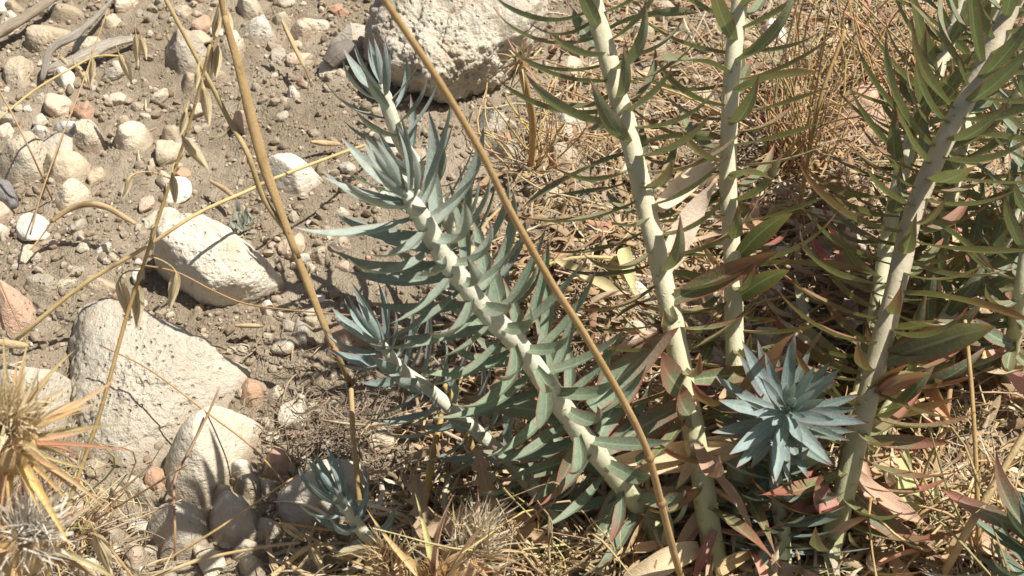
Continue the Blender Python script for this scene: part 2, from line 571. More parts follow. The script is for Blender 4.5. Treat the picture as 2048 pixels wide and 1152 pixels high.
stone('boulder', 'large rough pale boulder with crumbly front face at the edge of the soil',
      [(700, -90), (752, 20), (738, 85), (732, 116), (756, 148), (800, 180), (850, 200), (912, 208), (976, 184), (1024, 146), (1080, 84), (1112, 40), (1085, -20), (1040, -90)],
      H=.062, p=7, rough=.06, col=(.63, .575, .465), mat='porous', sub=6, seed=1, facets=0, front=-26, cat='boulder', freq=2.8, top=(.0, -.55))
stone('boulder', 'smooth grey slab leaning beside the crumbly boulder',
      [(690, -60), (668, 10), (650, 80), (652, 140), (690, 135), (740, 60), (765, 0), (770, -60)], H=.030, p=12, rough=.03, col=(.52, .48, .40), sub=5, seed=2, front=40, cat='boulder')
stone('stone', 'angular white stone with an ochre shaded underside, under the slanting yellow straw',
      [(300, 520), (318, 452), (333, 430), (376, 423), (427, 438), (485, 469), (533, 486), (568, 517), (580, 562), (561, 580), (513, 600), (480, 617), (420, 620), (369, 588), (322, 556)],
      H=.040, p=9, rough=.04, col=(.80, .73, .60), mat='stone', sub=6, seed=3, facets=3, front=-6, top=(.06, -.22))
stone('boulder', 'broad low boulder with a pitted cream top beside the white stone',
      [(137, 600), (190, 582), (325, 592), (373, 619), (455, 664), (498, 708), (513, 742), (492, 775), (444, 815), (380, 870), (312, 925), (256, 930), (190, 895), (148, 843), (140, 700)],
      H=.022, p=6, rough=.06, col=(.61, .55, .44), mat='porous', sub=6, seed=4, facets=2, front=50, cat='boulder', freq=1.9, top=(.04, -.14))
stone('stone', 'pale rounded stone between the pitted boulder and the orange thistle',
      [(-40, 720), (0, 682), (34, 663), (85, 648), (113, 670), (137, 715), (147, 756), (143, 800), (118, 858), (60, 890), (-30, 880)], H=.05, p=8, rough=.025, col=(.60, .55, .45), sub=5, seed=5)
stone('stone', 'salmon pink slab with a white chip behind the pale rounded stone',
      [(-60, 520), (0, 540), (30, 560), (66, 604), (76, 628), (66, 655), (30, 668), (-60, 668)], H=.03, p=18, rough=.03, col=(.60, .38, .27), sub=5, seed=6)
stone('stone', 'large smooth cream cobble leaning on the pitted boulder',
      [(328, 949), (333, 895), (362, 843), (403, 816), (451, 809), (506, 816), (530, 843), (515, 871), (492, 908), (458, 955), (434, 980), (403, 994), (345, 985)], H=.030, p=4.5, rough=.015, col=(.74, .66, .52), mat='smooth', sub=5, seed=7, facets=0, top=(.05, -.30), front=22)
stone('stone', 'round grey cobble with a darker belly below the large cream cobble', (298, 988, 413, 1100), p=5, rough=.015, col=(.50, .46, .39), mat='smooth', sub=5, seed=8, facets=1, H=.030)
stone('stone', 'three cornered grey cobble next to the round grey cobble', [(413, 1020), (432, 992), (458, 976), (490, 995), (515, 1045), (513, 1070), (470, 1082), (425, 1068)], p=7, rough=.015, col=(.52, .48, .41), mat='smooth', sub=5, seed=9, facets=1, H=.030)
stone('stone', 'big pale cobble behind the small blue rosette', [(548, 985), (560, 955), (585, 925), (620, 902), (665, 888), (720, 898), (748, 940), (735, 1000), (690, 1040), (620, 1056), (560, 1040)], H=.045, p=8, rough=.02, col=(.58, .54, .46), mat='smooth', sub=5, seed=10, front=26)
stone('stone', 'whitish wedge shaped stone lying alone on the bare soil', [(503, 350), (527, 312), (561, 301), (602, 308), (633, 332), (662, 346), (656, 366), (612, 392), (564, 380), (513, 360)], H=.017, p=9, rough=.03, col=(.72, .66, .55), sub=5, seed=12)
stone('stone', 'pinkish angular stone half sunk in bare soil', [(450, 212), (468, 178), (523, 192), (513, 232), (489, 262), (468, 247)], H=.032, p=18, rough=.03, col=(.62, .45, .36), sub=4, seed=13, front=5)
stone('stone', 'cream stone tucked under the front of the crumbly boulder', [(932, 246), (940, 215), (985, 181), (1030, 178), (1046, 200), (1032, 240), (985, 260), (945, 257)], H=.035, p=12, rough=.03, col=(.66, .60, .49), sub=5, seed=14)
stone('stone', 'flat brown grey stone with a small pebble on it near the dry sticks', [(302, 60), (335, 42), (395, 50), (422, 75), (420, 125), (372, 144), (338, 130), (310, 90)], H=.028, p=10, rough=.05, col=(.50, .44, .35), mat='porous', sub=5, seed=15)
stone('stone', 'reddish brown stone at the foot of the sheathed grass stalk', [(645, 640), (662, 608), (700, 612), (735, 640), (735, 690), (700, 716), (655, 700)], H=.033, p=10, rough=.04, col=(.50, .34, .24), sub=4, seed=16)
# medium stones, (box, tone, what it is by)
MED = [((0, 89, 70, 183), TAN, 'round tan stone below the thick dry stick'), ((41, 39, 157, 106), TAN, 'flat tan stone crossed by the forked grey stick'),
       ((127, 68, 215, 113), CREAM, 'long cream stone lying between the two grey sticks'), ((190, 20, 248, 60), CREAM, 'squarish cream stone beyond the forked grey stick'),
       ((99, 4, 174, 40), TAN, 'low tan stone behind the flat tan stone'), ((4, -10, 50, 25), TAN, 'dark tan stone above the thick dry stick'),
       ((440, 57, 487, 112), CREAM, 'cream stone with a flat top behind the sheathed stalk'), ((478, 25, 560, 76), WHITE, 'white block shaped stone before the leaning grey slab'),
       ((462, -20, 532, 36), CREAM, 'pale stone half in shade behind the white block'), ((565, 170, 607, 206), WHITE, 'chalk white lump on the bare soil'),
       ((55, 180, 98, 206), CREAM, 'small pale oval stone below the round tan stone'), ((131, 235, 223, 296), CREAM, 'smooth egg shaped cream stone in the stony patch'),
       ((214, 228, 296, 300), CREAM, 'lumpy cream stone touching the egg shaped one'), ((57, 243, 106, 276), WHITE, 'pale stone beside the blue white flake'),
       ((-10, 262, 103, 362), CREAM, 'big blocky cream stone with a flat shaded side'), ((80, 290, 177, 365), TAN, 'dull tan stone leaning on the blocky cream one'),
       ((92, 352, 178, 425), CREAM, 'cream stone under the dull tan stone'), ((325, 235, 362, 282), TAN, 'small tan stone behind the hanging oat husks'),
       ((545, 18, 582, 44), CREAM, 'small round stone beside the white block'), ((583, 38, 627, 70), PINK, 'brownish stone close to the leaning grey slab'),
       ((360, 136, 396, 172), PINK, 'pinkish pebble in front of the flat brown grey stone'), ((408, 132, 456, 168), PINK, 'pale pink stone under the oat husks'),
       ((160, 540, 252, 588), TAN, 'earthy tan slab behind the pitted boulder'), ((40, 545, 128, 600), OLIVE, 'earth coloured lump next to the salmon slab'),
       ((585, 628, 626, 693), GREY, 'upright oval grey pebble by the reddish brown stone'), ((623, 484, 656, 519), CREAM, 'round pebble by the sheathed stalk'),
       ((655, 410, 702, 437), CREAM, 'flat oval pebble on bare soil beside the main stem tip'), ((655, 464, 702, 506), PINK, 'pointed pinkish pebble below the flat oval pebble'),
       ((520, 598, 549, 633), WHITE, 'white chip in front of the angular white stone'), ((379, 598, 413, 633), PINK, 'tan chip under the angular white stone'),
       ((-12, 433, 18, 472), WHITE, 'white stone sticking in beside the curved seed spike'), ((475, 748, 529, 808), RED, 'rusty red pebble at the corner of the pitted boulder'),
       ((518, 888, 583, 956), RED, 'rusty red lump between cream and pale cobbles'), ((530, 766, 572, 802), CREAM, 'pale pebble touching the rusty red one on the dark fibres'),
       ((232, 944, 286, 984), CREAM, 'oval cream pebble on dark soil under the pitted boulder'), ((219, 966, 249, 1001), TAN, 'tan pebble touching the oval cream pebble'),
       ((274, 966, 308, 1003), GREY, 'grey pebble behind the round grey cobble'), ((455, 912, 504, 956), WHITE, 'whitish oval pebble against the large cream cobble'),
       ((469, 946, 520, 987), OLIVE, 'greenish grey pebble below the whitish oval one'), ((425, 962, 462, 1000), CREAM, 'pale pebble wedged between the cobbles'),
       ((518, 952, 549, 986), GREY, 'small grey chip beside the greenish pebble'), ((150, 1033, 192, 1078), GREY, 'grey stone in the shade of the thistle'),
       ((204, 1044, 242, 1082), GREY, 'bluish grey stone in the thistle shade'), ((248, 1086, 292, 1132), PINK, 'brown stone in the shade below the round grey cobble'),
       ((140, 1106, 202, 1158), CREAM, 'pale stone under the thistle fluff'), ((465, 1076, 520, 1108), GREY, 'flat grey stone below the three cornered cobble'),
       ((472, 1106, 522, 1150), CREAM, 'pale broken stone at the end of the dry stalks'), ((508, 1032, 562, 1082), GREY, 'rounded grey stone beside the big pale cobble'),
       ((1090, 158, 1182, 282), WHITE, 'white stone in the wisps behind the tall cream stem'), ((964, 278, 1080, 330), CREAM, 'flat pale stone behind the main stem leaves'),
       ((1080, 282, 1172, 345), TAN, 'greyish stone behind the tall cream stem'), ((985, 258, 1030, 296), RED, 'orange brown pebble under the cream stone'),
       ((1104, 112, 1172, 160), CREAM, 'pale stone beside the dry thistle head'), ((1372, 527, 1453, 646), (.60, .46, .33), 'salmon beige stone between the two tall stems'),
       ((1619, 458, 1752, 532), CREAM, 'pale slab in the straw between the tall stems'), ((1522, 488, 1594, 528), WHITE, 'white stone beside the pale slab in the straw'),
       ((1528, 556, 1572, 612), WHITE, 'whitish stone in the straw below the pale slab'), ((1496, 646, 1580, 718), CREAM, 'pale stone above the open blue rosette'),
       ((1380, 688, 1460, 745), GREY, 'grey stone shaded by the tall stems'), ((1513, 36, 1584, 102), WHITE, 'white stone behind the dry grass tuft'),
       ((1262, 40, 1312, 88), CREAM, 'cream pebble beyond the tall stems'), ((1288, 78, 1340, 116), CREAM, 'cream pebble touching its pale neighbour beyond the stems'),
       ((1300, 0, 1370, 46), TAN, 'tan stone beyond the tall cream stem'), ((1570, 540, 1620, 580), (.55, .40, .28), 'salmon pebble in the straw'),
       ((1560, 600, 1640, 650), CREAM, 'pale oval stone in the straw beside the upright stem'), ((1980, 460, 2060, 530), CREAM, 'pale stone seen through the slanting stem leaves'),
       ((1930, 600, 1990, 640), CREAM, 'small pale stone under the slanting stem'), ((1250, 560, 1310, 610), WHITE, 'white stone under the tall stem leaves'),
       ((1240, 640, 1300, 690), CREAM, 'cream stone behind the red edged leaves'), ((1900, 860, 1950, 900), GREY, 'grey pebble in the litter behind the pink edged leaves')]
stone('stone', 'wide salmon stone showing through the dry grass tuft', [(1650, 205), (1690, 122), (1742, 112), (1778, 170), (1784, 240), (1742, 285), (1672, 265)], H=.02, p=14, rough=.03, col=(.60, .40, .27), sub=4, seed=40, front=40)
_rs = random.Random(5)
for i, (bx, tone, lab) in enumerate(MED):
    w = bx[2] - bx[0]
    v = _rs.uniform(.95, 1.14); c = tuple(min(.85, t * v) for t in tone)
    stone('stone' if w > 55 else 'pebble', lab, bx, p=_rs.choice([6, 8, 10, 14]), rough=_rs.uniform(.02, .045), col=c, sub=5 if w > 90 else 4,
          mat=_rs.choice(['stone', 'stone', 'smooth', 'porous']), seed=100 + i, facets=_rs.randint(2, 5), cat='stone' if w > 55 else 'pebble')

# shared pebble shapes
def pebble_mesh(seed, sub=3, p=7, rough=.05):
    rs = np.random.RandomState(seed)
    N = rs.normal(size=(11, 3)); N /= np.linalg.norm(N, axis=1, keepdims=True)
    D = rs.uniform(.72, 1.0, 11)
    V, F = ICO[sub]
    s = np.maximum(V @ N.T / D, 0)
    r = 1 / (s ** p).sum(1) ** (1 / p)
    r = np.minimum(r, 1.25)
    r *= 1 + 2 * rough * fbm(V * 1.8 + seed * 3.7, 3)
    return V * r[:, None], F
PEB = [mesh_np('pebble', *(lambda vf: (vf[0], None, vf[1]))(pebble_mesh(k, 3, [5, 8, 12][k % 3], .06)), mat=M['pebble' if k % 2 else 'pebble_smooth']) for k in range(12)]
def free(x, y, r, slack=.8):
    return all((x - a) ** 2 + (y - b) ** 2 > ((c + r) * slack) ** 2 for a, b, c in STONES)
rng = random.Random(21)
npb = 0
for _ in range(6000):
    if npb >= 265: break
    px, py = rng.uniform(-20, 2060), 1170 * rng.random() ** 1.25 - 10
    left = px < 760 - .12 * py + 250 * (py < 420) * (px < 1250)
    if not left and rng.random() > .15: continue
    if 380 < px < 740 and 140 < py < 480 and rng.random() > .16: continue
    g = G(px, py)
    r = min(.0022 + rng.expovariate(1 / (.0048 if left and py < 480 else .0026)), .0105)
    if not free(g.x, g.y, r, .85): continue
    tn = rng.choice(['cream', 'cream', 'cream', 'cream', 'tan', 'tan', 'white', 'white', 'white', 'pinkish', 'grey', 'earth brown', 'cream', 'tan', 'rusty red'] if left else ['cream', 'tan', 'grey', 'cream'])
    tone = dict(zip(('cream', 'tan', 'grey', 'white', 'pinkish', 'earth brown', 'rusty red'), (CREAM, TAN, GREY, WHITE, PINK, OLIVE, RED)))[tn]
    v = rng.uniform(.95, 1.2); c = tuple(min(.84, t * v) for t in tone)
    z = gz1(g.x, g.y)
    o = obj('pebble', PEB[rng.randrange(12)], None, (g.x, g.y, z + r * .22), c + (1,))
    o.scale = (r * rng.uniform(.9, 1.35), r * rng.uniform(.8, 1.1), r * rng.uniform(.55, .85))
    o.rotation_euler = (rng.uniform(-.3, .3), rng.uniform(-.3, .3), rng.uniform(0, 6.28))
    if left: tag(o, ('tiny' if r < .0045 else 'small') + ' loose ' + tn + ' pebble lying on the bare soil', 'pebble', ('tiny' if r < .0045 else 'small') + ' ' + tn + ' pebbles on the bare soil')
    else: tag(o, ('tiny' if r < .0045 else 'small') + ' ' + tn + ' pebble lying among the straw under the plants', 'pebble', ('tiny' if r < .0045 else 'small') + ' ' + tn + ' pebbles among the straw')
    STONES.append((g.x, g.y, r))
    npb += 1

# gravel and crumbs nobody could count
def rot_np(n, rs):
    q = rs.normal(size=(n, 4)); q /= np.linalg.norm(q, axis=1, keepdims=True)
    w, x, y, z = q.T
    return np.stack([np.stack([1 - 2 * (y * y + z * z), 2 * (x * y - z * w), 2 * (x * z + y * w)], 1),
                     np.stack([2 * (x * y + z * w), 1 - 2 * (x * x + z * z), 2 * (y * z - x * w)], 1),
                     np.stack([2 * (x * z - y * w), 2 * (y * z + x * w), 1 - 2 * (x * x + y * y)], 1)], 1)
def gravel(n, seed):
    rs = np.random.RandomState(seed)
    px = rs.uniform(-60, 2110, n * 2); py = 1230 * rs.uniform(0, 1, n * 2) ** 1.3 - 40
    P = np.array([tuple(G(a, b)) for a, b in zip(px, py)])
    dens = fbm(P * 14 + 60, 3)
    keep = (dens > rs.uniform(-.55, .35, len(P))) & ((px < 1150) | (rs.uniform(0, 1, len(P)) < .3))
    P = P[keep][:n]; n = len(P)
    base, F = pebble_mesh(3, 1, 6, .1)
    base2, _ = pebble_mesh(8, 1, 10, .1)
    r = np.minimum(.0008 + rs.exponential(.00075, n), .0042)
    sc = r[:, None] * rs.uniform(.65, 1.25, (n, 3))
    R = rot_np(n, rs)
    B = np.where(rs.uniform(0, 1, n)[:, None, None] < .5, base[None], base2[None])
    V = np.einsum('nij,nvj->nvi', R, B * sc[:, None, :])
    P[:, 2] = gz(P[:, 0], P[:, 1]) + r * .35
    V = V + P[:, None, :]
    k = base.shape[0]
    FF = (F[None] + (np.arange(n) * k)[:, None, None]).reshape(-1, 3)
    pal = np.array([(.37, .305, .22), (.31, .25, .175), (.43, .36, .27), (.55, .47, .36), (.62, .55, .44), (.26, .19, .125), (.45, .31, .22)])
    c = pal[rs.choice(len(pal), n, p=[.27, .24, .18, .12, .06, .1, .03])] * rs.uniform(.8, 1.15, (n, 1))
    c = np.concatenate([np.repeat(c, k, 0), np.ones((n * k, 1))], 1)
    o = obj('gravel', mesh_np('gravel', V.reshape(-1, 3), None, FF, attrs={'col': c}, mat=M['gravel'], smooth=False))
    tag(o, 'fine brown gravel and soil crumbs covering the ground', 'gravel', kind='stuff')
gravel(12000, 3)

# ------------------------------------------------------------------ curves, tubes, leaves
def catmull(pts, n):
    pts = [Vector(p) for p in pts]
    P = [pts[0] * 2 - pts[1]] + pts + [pts[-1] * 2 - pts[-2]]
    out = []
    m = len(pts) - 1
    for j in range(n):
        t = j / (n - 1) * m
        i = min(int(t), m - 1); f = t - i
        a, b, c, d = P[i], P[i + 1], P[i + 2], P[i + 3]
        out.append(.5 * ((2 * b) + (c - a) * f + (2 * a - 5 * b + 4 * c - d) * f * f + (3 * b - a - 3 * c + d) * f ** 3))
    return out

def tube(name, pts, radii, sides=8, mat=None, wob=0.0, seed=0, flat=1.0):
    """closed tapered tube through world points, relative to pts[0]"""
    P = [Vector(p) for p in pts]; n = len(P)
    o0 = P[0].copy()
    T = [(P[min(i + 1, n - 1)] - P[max(i - 1, 0)]).normalized() for i in range(n)]
    U = T[0].orthogonal().normalized()
    V = []; lu = []; lv = []
    L = 0; rs = np.random.RandomState(seed)
    ph = rs.uniform(0, 50)
    for i in range(n):
        U = (U - T[i] * U.dot(T[i])).normalized(); W = T[i].cross(U)
        r = radii[i] if hasattr(radii, '__len__') else radii
        if i: L += (P[i] - P[i - 1]).length
        for k in range(sides):
            a = 2 * math.pi * k / sides
            rr = r
            if wob: rr *= 1 + wob * float(pnoise(np.array([[math.cos(a) * 1.3 + ph, math.sin(a) * 1.3, L * 60]]))[0]) * 2
            V.append(tuple(P[i] - o0 + U * (rr * math.cos(a)) + W * (rr * flat * math.sin(a))))
            lu.append(i / (n - 1)); lv.append(math.sin(a / 2 + .4) if k else .4)
    q = []
    for i in range(n - 1):
        for k in range(sides):
            k2 = (k + 1) % sides
            q.append((i * sides + k, i * sides + k2, (i + 1) * sides + k2, (i + 1) * sides + k))
    V.append(tuple(P[0] - o0)); V.append(tuple(P[-1] - o0 + T[-1] * (radii[-1] if hasattr(radii, '__len__') else radii) * .5))
    lu += [0, 1]; lv += [0, 0]
    a, b = n * sides, n * sides + 1
    t = [(a, (k + 1) % sides, k) for k in range(sides)] + [(b, (n - 1) * sides + k, (n - 1) * sides + (k + 1) % sides) for k in range(sides)]
    return mesh_np(name, V, q, t, attrs={'lu': lu, 'lv': lv}, mat=mat), o0

def leaf_mesh(name, mat, curve=40, width=.2, cup=.25, twist=0, wave=0, prof=None, nl=12, nw=6, seed=0, curl=0):
    """unit-length leaf along +Y, upper face +Z, bending towards +Z"""
    prof = prof or ([0, .06, .2, .42, .6, .78, .9, 1], [.50, .60, .86, 1, .86, .54, .26, .010])
    rs = np.random.RandomState(seed)
    ph = rs.uniform(0, 6, 3)
    V, lu, lv = [], [], []
    y = z = 0.0
    for i in range(nl + 1):
        t = i / nl
        ang = math.radians(curve) * (t ** 1.25) - math.radians(curve) * .22
        if i:
            y += math.cos(ang) / nl; z += math.sin(ang) / nl
        w = np.interp(t, *prof) * width * .5
        tw = math.radians(twist) * t
        for k in range(nw + 1):
            s = -1 + 2 * k / nw
            x = s * w
            zz = cup * w * abs(s) ** 1.5 + wave * width * math.sin(t * 9 + ph[0] + s * 1.4) * (.4 + abs(s)) * .3
            if curl:
                a = s * curl; x = w * math.sin(a) / max(curl, .01) ; zz = w * (1 - math.cos(a)) / max(curl, .01) + zz * .3
            xr, zr = x * math.cos(tw) - zz * math.sin(tw), x * math.sin(tw) + zz * math.cos(tw)
            V.append((xr, y - zr * math.sin(ang), z + zr * math.cos(ang)))
            lu.append(t); lv.append(s)
    q = [(i * (nw + 1) + k, i * (nw + 1) + k + 1, (i + 1) * (nw + 1) + k + 1, (i + 1) * (nw + 1) + k) for i in range(nl) for k in range(nw)]
    return mesh_np(name, V, q, attrs={'lu': lu, 'lv': lv}, mat=mat)

LEAF = {}
for m in ('leaf', 'olive'):
    LEAF[m] = [leaf_mesh('leaf', M[m], c, .2, cu, tw, wv, seed=i) for i, (c, cu, tw, wv) in enumerate(
        [(30, .25, 0, 0), (45, .3, 8, .05), (60, .3, -8, .05), (75, .35, 5, .08), (50, .2, -18, .1), (20, .2, 12, .1), (-18, .3, 25, .15)])]
NEEDLE = ([0, .1, .35, .6, .8, 1], [.5, .75, 1, .85, .5, .02])
DRY = [leaf_mesh('dry_leaf', M['dry'], c, .19, cu, tw, wv, seed=20 + i, curl=cl) for i, (c, cu, tw, wv, cl) in enumerate(
    [(60, .4, 30, .35, 0), (-40, .5, -45, .4, .9), (90, .5, 20, .3, 1.2), (-80, .4, 60, .35, .6), (25, .6, -25, .5, 1.4), (120, .3, 10, .3, .5)])]

def basis(y, up):
    y = Vector(y).normalized()
    z = Vector(up) - y * Vector(up).dot(y)
    if z.length < 1e-4: z = y.orthogonal()
    z.normalize()
    x = y.cross(z)
    return Matrix((x, y, z)).transposed()

def put_leaf(name, me, parent, p, d, up, length, wscale, color):
    """p in world space; length from base to tip along d"""
    o = bpy.data.objects.new(name, me)
    base = parent.location if parent is not None else Vector((0, 0, 0))
    Mx = basis(d, up).to_4x4()
    o.matrix_basis = Matrix.Translation(Vector(p) - base) @ Mx @ Matrix.Diagonal((length * wscale, length, length, 1))
    o.color = color
    return link(o, parent)

lerp = lambda a, b, t: a + (b - a) * min(max(t, 0), 1)
def mixc(a, b, t): return tuple(lerp(x, y, t) for x, y in zip(a, b))

BLUE = (.345, .400, .350); SAGE = (.200, .275, .190); OLV = (.135, .185, .075); DARK = (.10, .15, .085)

def euphorbia(label, pts, r0, r1, leafmat='leaf', spacing=.003, lmax=.060, lmin=.018, ramp=.035, th=(10, 62, 80), col=(BLUE, SAGE), colrange=.16,
              red=(.25, .6), dry_from=.2, dry_p=.5, bare_from=9, seed=0, wsc=1.0, cstem=(.63, .61, .48), tipspace=.35, curves=(0, 1, 2, 3), group='euphorbia stems', topskip=0, rampsl=1.0, irr=4, thin=1.7):
    if topskip: irr, curves = 7, (0, 1, 2, 3, 4, 5, 6, 1, 2)
    rnd = random.Random(seed)
    P = [Vector(q) if isinstance(q, Vector) else (G(q[0], q[1]) if q[2] is None else PY(*q)) for q in pts]
    n = 70
    C = catmull(P, n)
    e = empty('euphorbia_stem', C[0]); tag(e, label, 'plant', group)
    rad = [lerp(r0, r1, (i / (n - 1)) ** .9) for i in range(n)]
    for i in range(n):                                    # taper into the growing tip
        k = n - 1 - i
        if k < 5 and not topskip: rad[i] *= .35 + .13 * k
    me, o0 = tube('stem', C, rad, 14, M['stem'], .10, seed)
    obj('stem', me, e, (0, 0, 0), tuple(cstem) + (1,))
    # arc length from the tip
    S = [0.0] * n
    for i in range(n - 2, -1, -1): S[i] = S[i + 1] + (C[i + 1] - C[i]).length
    total = S[0]
    u, k = topskip, 0
    az = rnd.uniform(0, 6.28)
    while u < min(total - .01, bare_from):
        i = 0
        while i < n - 2 and S[i + 1] > u: i += 1
        f = (S[i] - u) / max(S[i] - S[i + 1], 1e-6)
        c = C[i].lerp(C[i + 1], f); T = (C[min(i + 2, n - 1)] - C[max(i - 1, 0)]).normalized()
        r = lerp(rad[i], rad[i + 1], f)
        A = T.orthogonal().normalized(); B = T.cross(A)
        az += 2.39996 + rnd.gauss(0, irr * .02)
        N = A * math.cos(az) + B * math.sin(az)
        a = u / ramp
        theta = lerp(th[0], th[1], a ** .8) if a < 1 else lerp(th[1], th[2], (u - ramp) / .15)
        theta += rnd.gauss(0, irr)
        L = lerp(lmin, lmax, a ** .7 * rampsl) * rnd.uniform(.86 - .03 * (irr - 4), 1.1)
        dried = u > dry_from and rnd.random() < dry_p * min(1, (u - dry_from) / .10)
        if dried: theta += rnd.uniform(5, 45); L *= rnd.uniform(.7, 1.0)
        t = math.radians(theta)
        D = T * math.cos(t) + N * math.sin(t)
        # keep leaf tips out of the soil
        tipz = c.z + D.z * L
        if tipz < .006: D.z += (.006 - tipz) / L
        D.normalize()
        if c.z < .004: break
        p = c + N * (r * .72)
        if dried:
            dc = mixc((.70, .53, .33), (.58, .32, .24), rnd.random() ** 2)
            put_leaf('dried_leaf', rnd.choice(DRY), e, p, D, T, L, rnd.uniform(.9, 1.2) * wsc, tuple(x * rnd.uniform(.85, 1.1) for x in dc) + (1,))
        else:
            q = min(1, u / colrange)
            cc = mixc(col[0], col[1], q)
            v = rnd.uniform(.86, 1.12)
            rd = lerp(red[0], red[1], q) * rnd.uniform(.6, 1.3)
            if u > dry_from and rnd.random() < .22: rd = 1.0
            cc = tuple(x * v for x in cc) + (min(1, rd),)
            ci = rnd.choice(curves) if a > .5 else rnd.choice((0, 0, 1))
            put_leaf('leaf', LEAF[leafmat][ci], e, p, D, T, L, wsc * rnd.uniform(.88, 1.1) * (1 if a > .5 else .9), cc)
        u += spacing * (tipspace if a < .5 else lerp(tipspace, 1, a * 2 - 1)) * rnd.uniform(.85, 1.15) * lerp(1, thin, (u - .10) / .14)
        k += 1
    return e

# main leaning stem
stA = euphorbia('thick pale stem leaning low over the soil with dense blue green leaves',
          [(1345, 1165, None), (1300, 1042, .425), (1232, 953, .428), (1164, 871, .430), (1051, 708, .434), (969, 619, .436), (890, 517, .438), (846, 438, .440), (800, 372, .442)],
          .0063, .0039, 'leaf', .0020, .050, .021, .016, (9, 72, 84), (BLUE, (.235, .315, .205)), .10, (.22, .5), .17, .3, seed=3, wsc=.84, thin=2.2)
# smaller stem to its left
stB = euphorbia('thin leaning stem with narrow blue leaves just below the thick leaning stem',
          [(1130, 1056, None), (1110, 1030, .430), (1020, 925, .445), (950, 860, .452), (860, 780, .462), (800, 735, .466), (752, 672, .470)],
          .0043, .0028, 'leaf', .0027, .040, .026, .018, (8, 72, 88), ((.30, .39, .375), (.23, .31, .25)), .10, (.3, .55), .10, .25, seed=8, wsc=.9)
# stem behind, tip in front of the boulder
stC = euphorbia('blue leaved stem standing in front of the crumbly boulder',
          [(1050, 660, None), (950, 520, .59), (870, 400, .605), (830, 330, .615), (800, 280, .62), (780, 225, .625), (762, 165, .63)],
          .0050, .0038, 'leaf', .0034, .042, .027, .018, (10, 62, 76), ((.31, .385, .375), (.19, .25, .21)), .10, (.35, .55), .16, .3, seed=15, wsc=.85)
# small rosette at the bottom
euphorbia('small blue green rosette low on the ground beside the big pale cobble',
          [(745, 1095, None), (735, 1078, .418), (700, 1030, .415), (668, 985, .415)], .0036, .0028, 'leaf', .0034, .034, .026, .016, (5, 44, 66), ((.28, .38, .37), (.22, .30, .29)), .06, (.15, .35), .2, .1, seed=22, wsc=.75)
# tall stems
stE = euphorbia('tall cream stem with long upcurved leaves crossing the edge of the boulder',
          [(1450, 1185, None), (1425, 1090, .410), (1400, 930, .430), (1365, 750, .455), (1340, 620, .475), (1300, 450, .500), (1260, 280, .525), (1225, 150, .545), (1185, 0, .565), (1160, -110, .58)],
          .0060, .0044, 'olive', .0027, .058, .05, .01, (50, 72, 94), ((.200, .250, .155), (.210, .225, .095)), .2, (.55, .80), .20, .62, seed=31, topskip=.01, wsc=.72, cstem=(.66, .60, .42))
stF = euphorbia('upright pale stem with a dried leaf wrapped round it behind the two grass stalks',
          [(1492, 1170, None), (1480, 1050, .425), (1472, 900, .445), (1470, 700, .475), (1464, 500, .510), (1456, 350, .535), (1464, 150, .565), (1480, 0, .590), (1488, -90, .60)],
          .0052, .0041, 'olive', .0032, .060, .05, .01, (48, 68, 90), ((.195, .240, .130), (.205, .212, .080)), .2, (.6, .90), .22, .5, seed=44, topskip=.01, wsc=.72, cstem=(.64, .59, .42))
stG = euphorbia('stout brownish leaning stem with olive red edged leaves',
          [(1638, 1190, None), (1652, 1130, .405), (1690, 980, .425), (1735, 800, .450), (1785, 600, .480), (1830, 420, .510), (1890, 280, .530), (1960, 150, .550), (2020, 20, .570), (2055, -50, .58)],
          .0060, .0042, 'olive', .0026, .062, .05, .01, (40, 60, 88), ((.195, .245, .140), (.205, .215, .085)), .2, (.6, .90), .24, .5, seed=57, topskip=.005, wsc=.72, cstem=(.52, .45, .33))
stH = euphorbia('slimmer pale stem rising just behind the stout brownish one',
          [(1692, 950, None), (1715, 820, .50), (1742, 690, .535), (1772, 500, .575), (1802, 350, .605), (1850, 200, .635), (1900, 80, .66), (1935, -40, .68)],
          .0048, .0040, 'olive', .0026, .062, .05, .01, (40, 62, 88), ((.195, .245, .140), (.205, .215, .085)), .2, (.55, .9), .2, .45, seed=63, topskip=.005, wsc=.72, cstem=(.64, .60, .43))
stI = euphorbia('slanting pale stem with thin grey green leaves beneath the olive foliage',
          [(1722, 925, None), (1775, 825, .50), (1835, 730, .525), (1885, 645, .545), (1960, 545, .57), (2025, 455, .585), (2070, 380, .60)],
          .0048, .0036, 'olive', .0030, .050, .03, .02, (20, 50, 80), ((.20, .26, .19), (.17, .20, .10)), .14, (.4, .7), .14, .45, seed=70, wsc=.85, cstem=(.62, .63, .46))
euphorbia('leafy olive stem crowded in behind the slimmer pale stem',
          [(1850, 640, None), (1878, 500, .585), (1915, 330, .62), (1950, 160, .66), (1985, 0, .69), (2005, -90, .71)],
          .0046, .0040, 'olive', .0030, .060, .05, .01, (40, 60, 86), ((.195, .245, .140), (.205, .215, .085)), .2, (.55, .9), .2, .3, seed=166, topskip=.005, wsc=.72, cstem=(.60, .56, .40))
stP = euphorbia('grey green leafy stem with a closed tip before a dry grass clump',
          [(2010, 760, None), (2040, 600, .53), (2062, 450, .555), (2072, 300, .575), (2068, 180, .59)],
          .0046, .0036, 'olive', .0034, .050, .026, .02, (12, 56, 82), ((.22, .27, .19), (.19, .21, .10)), .14, (.5, .8), .14, .3, seed=171, wsc=.8, cstem=(.60, .58, .42))
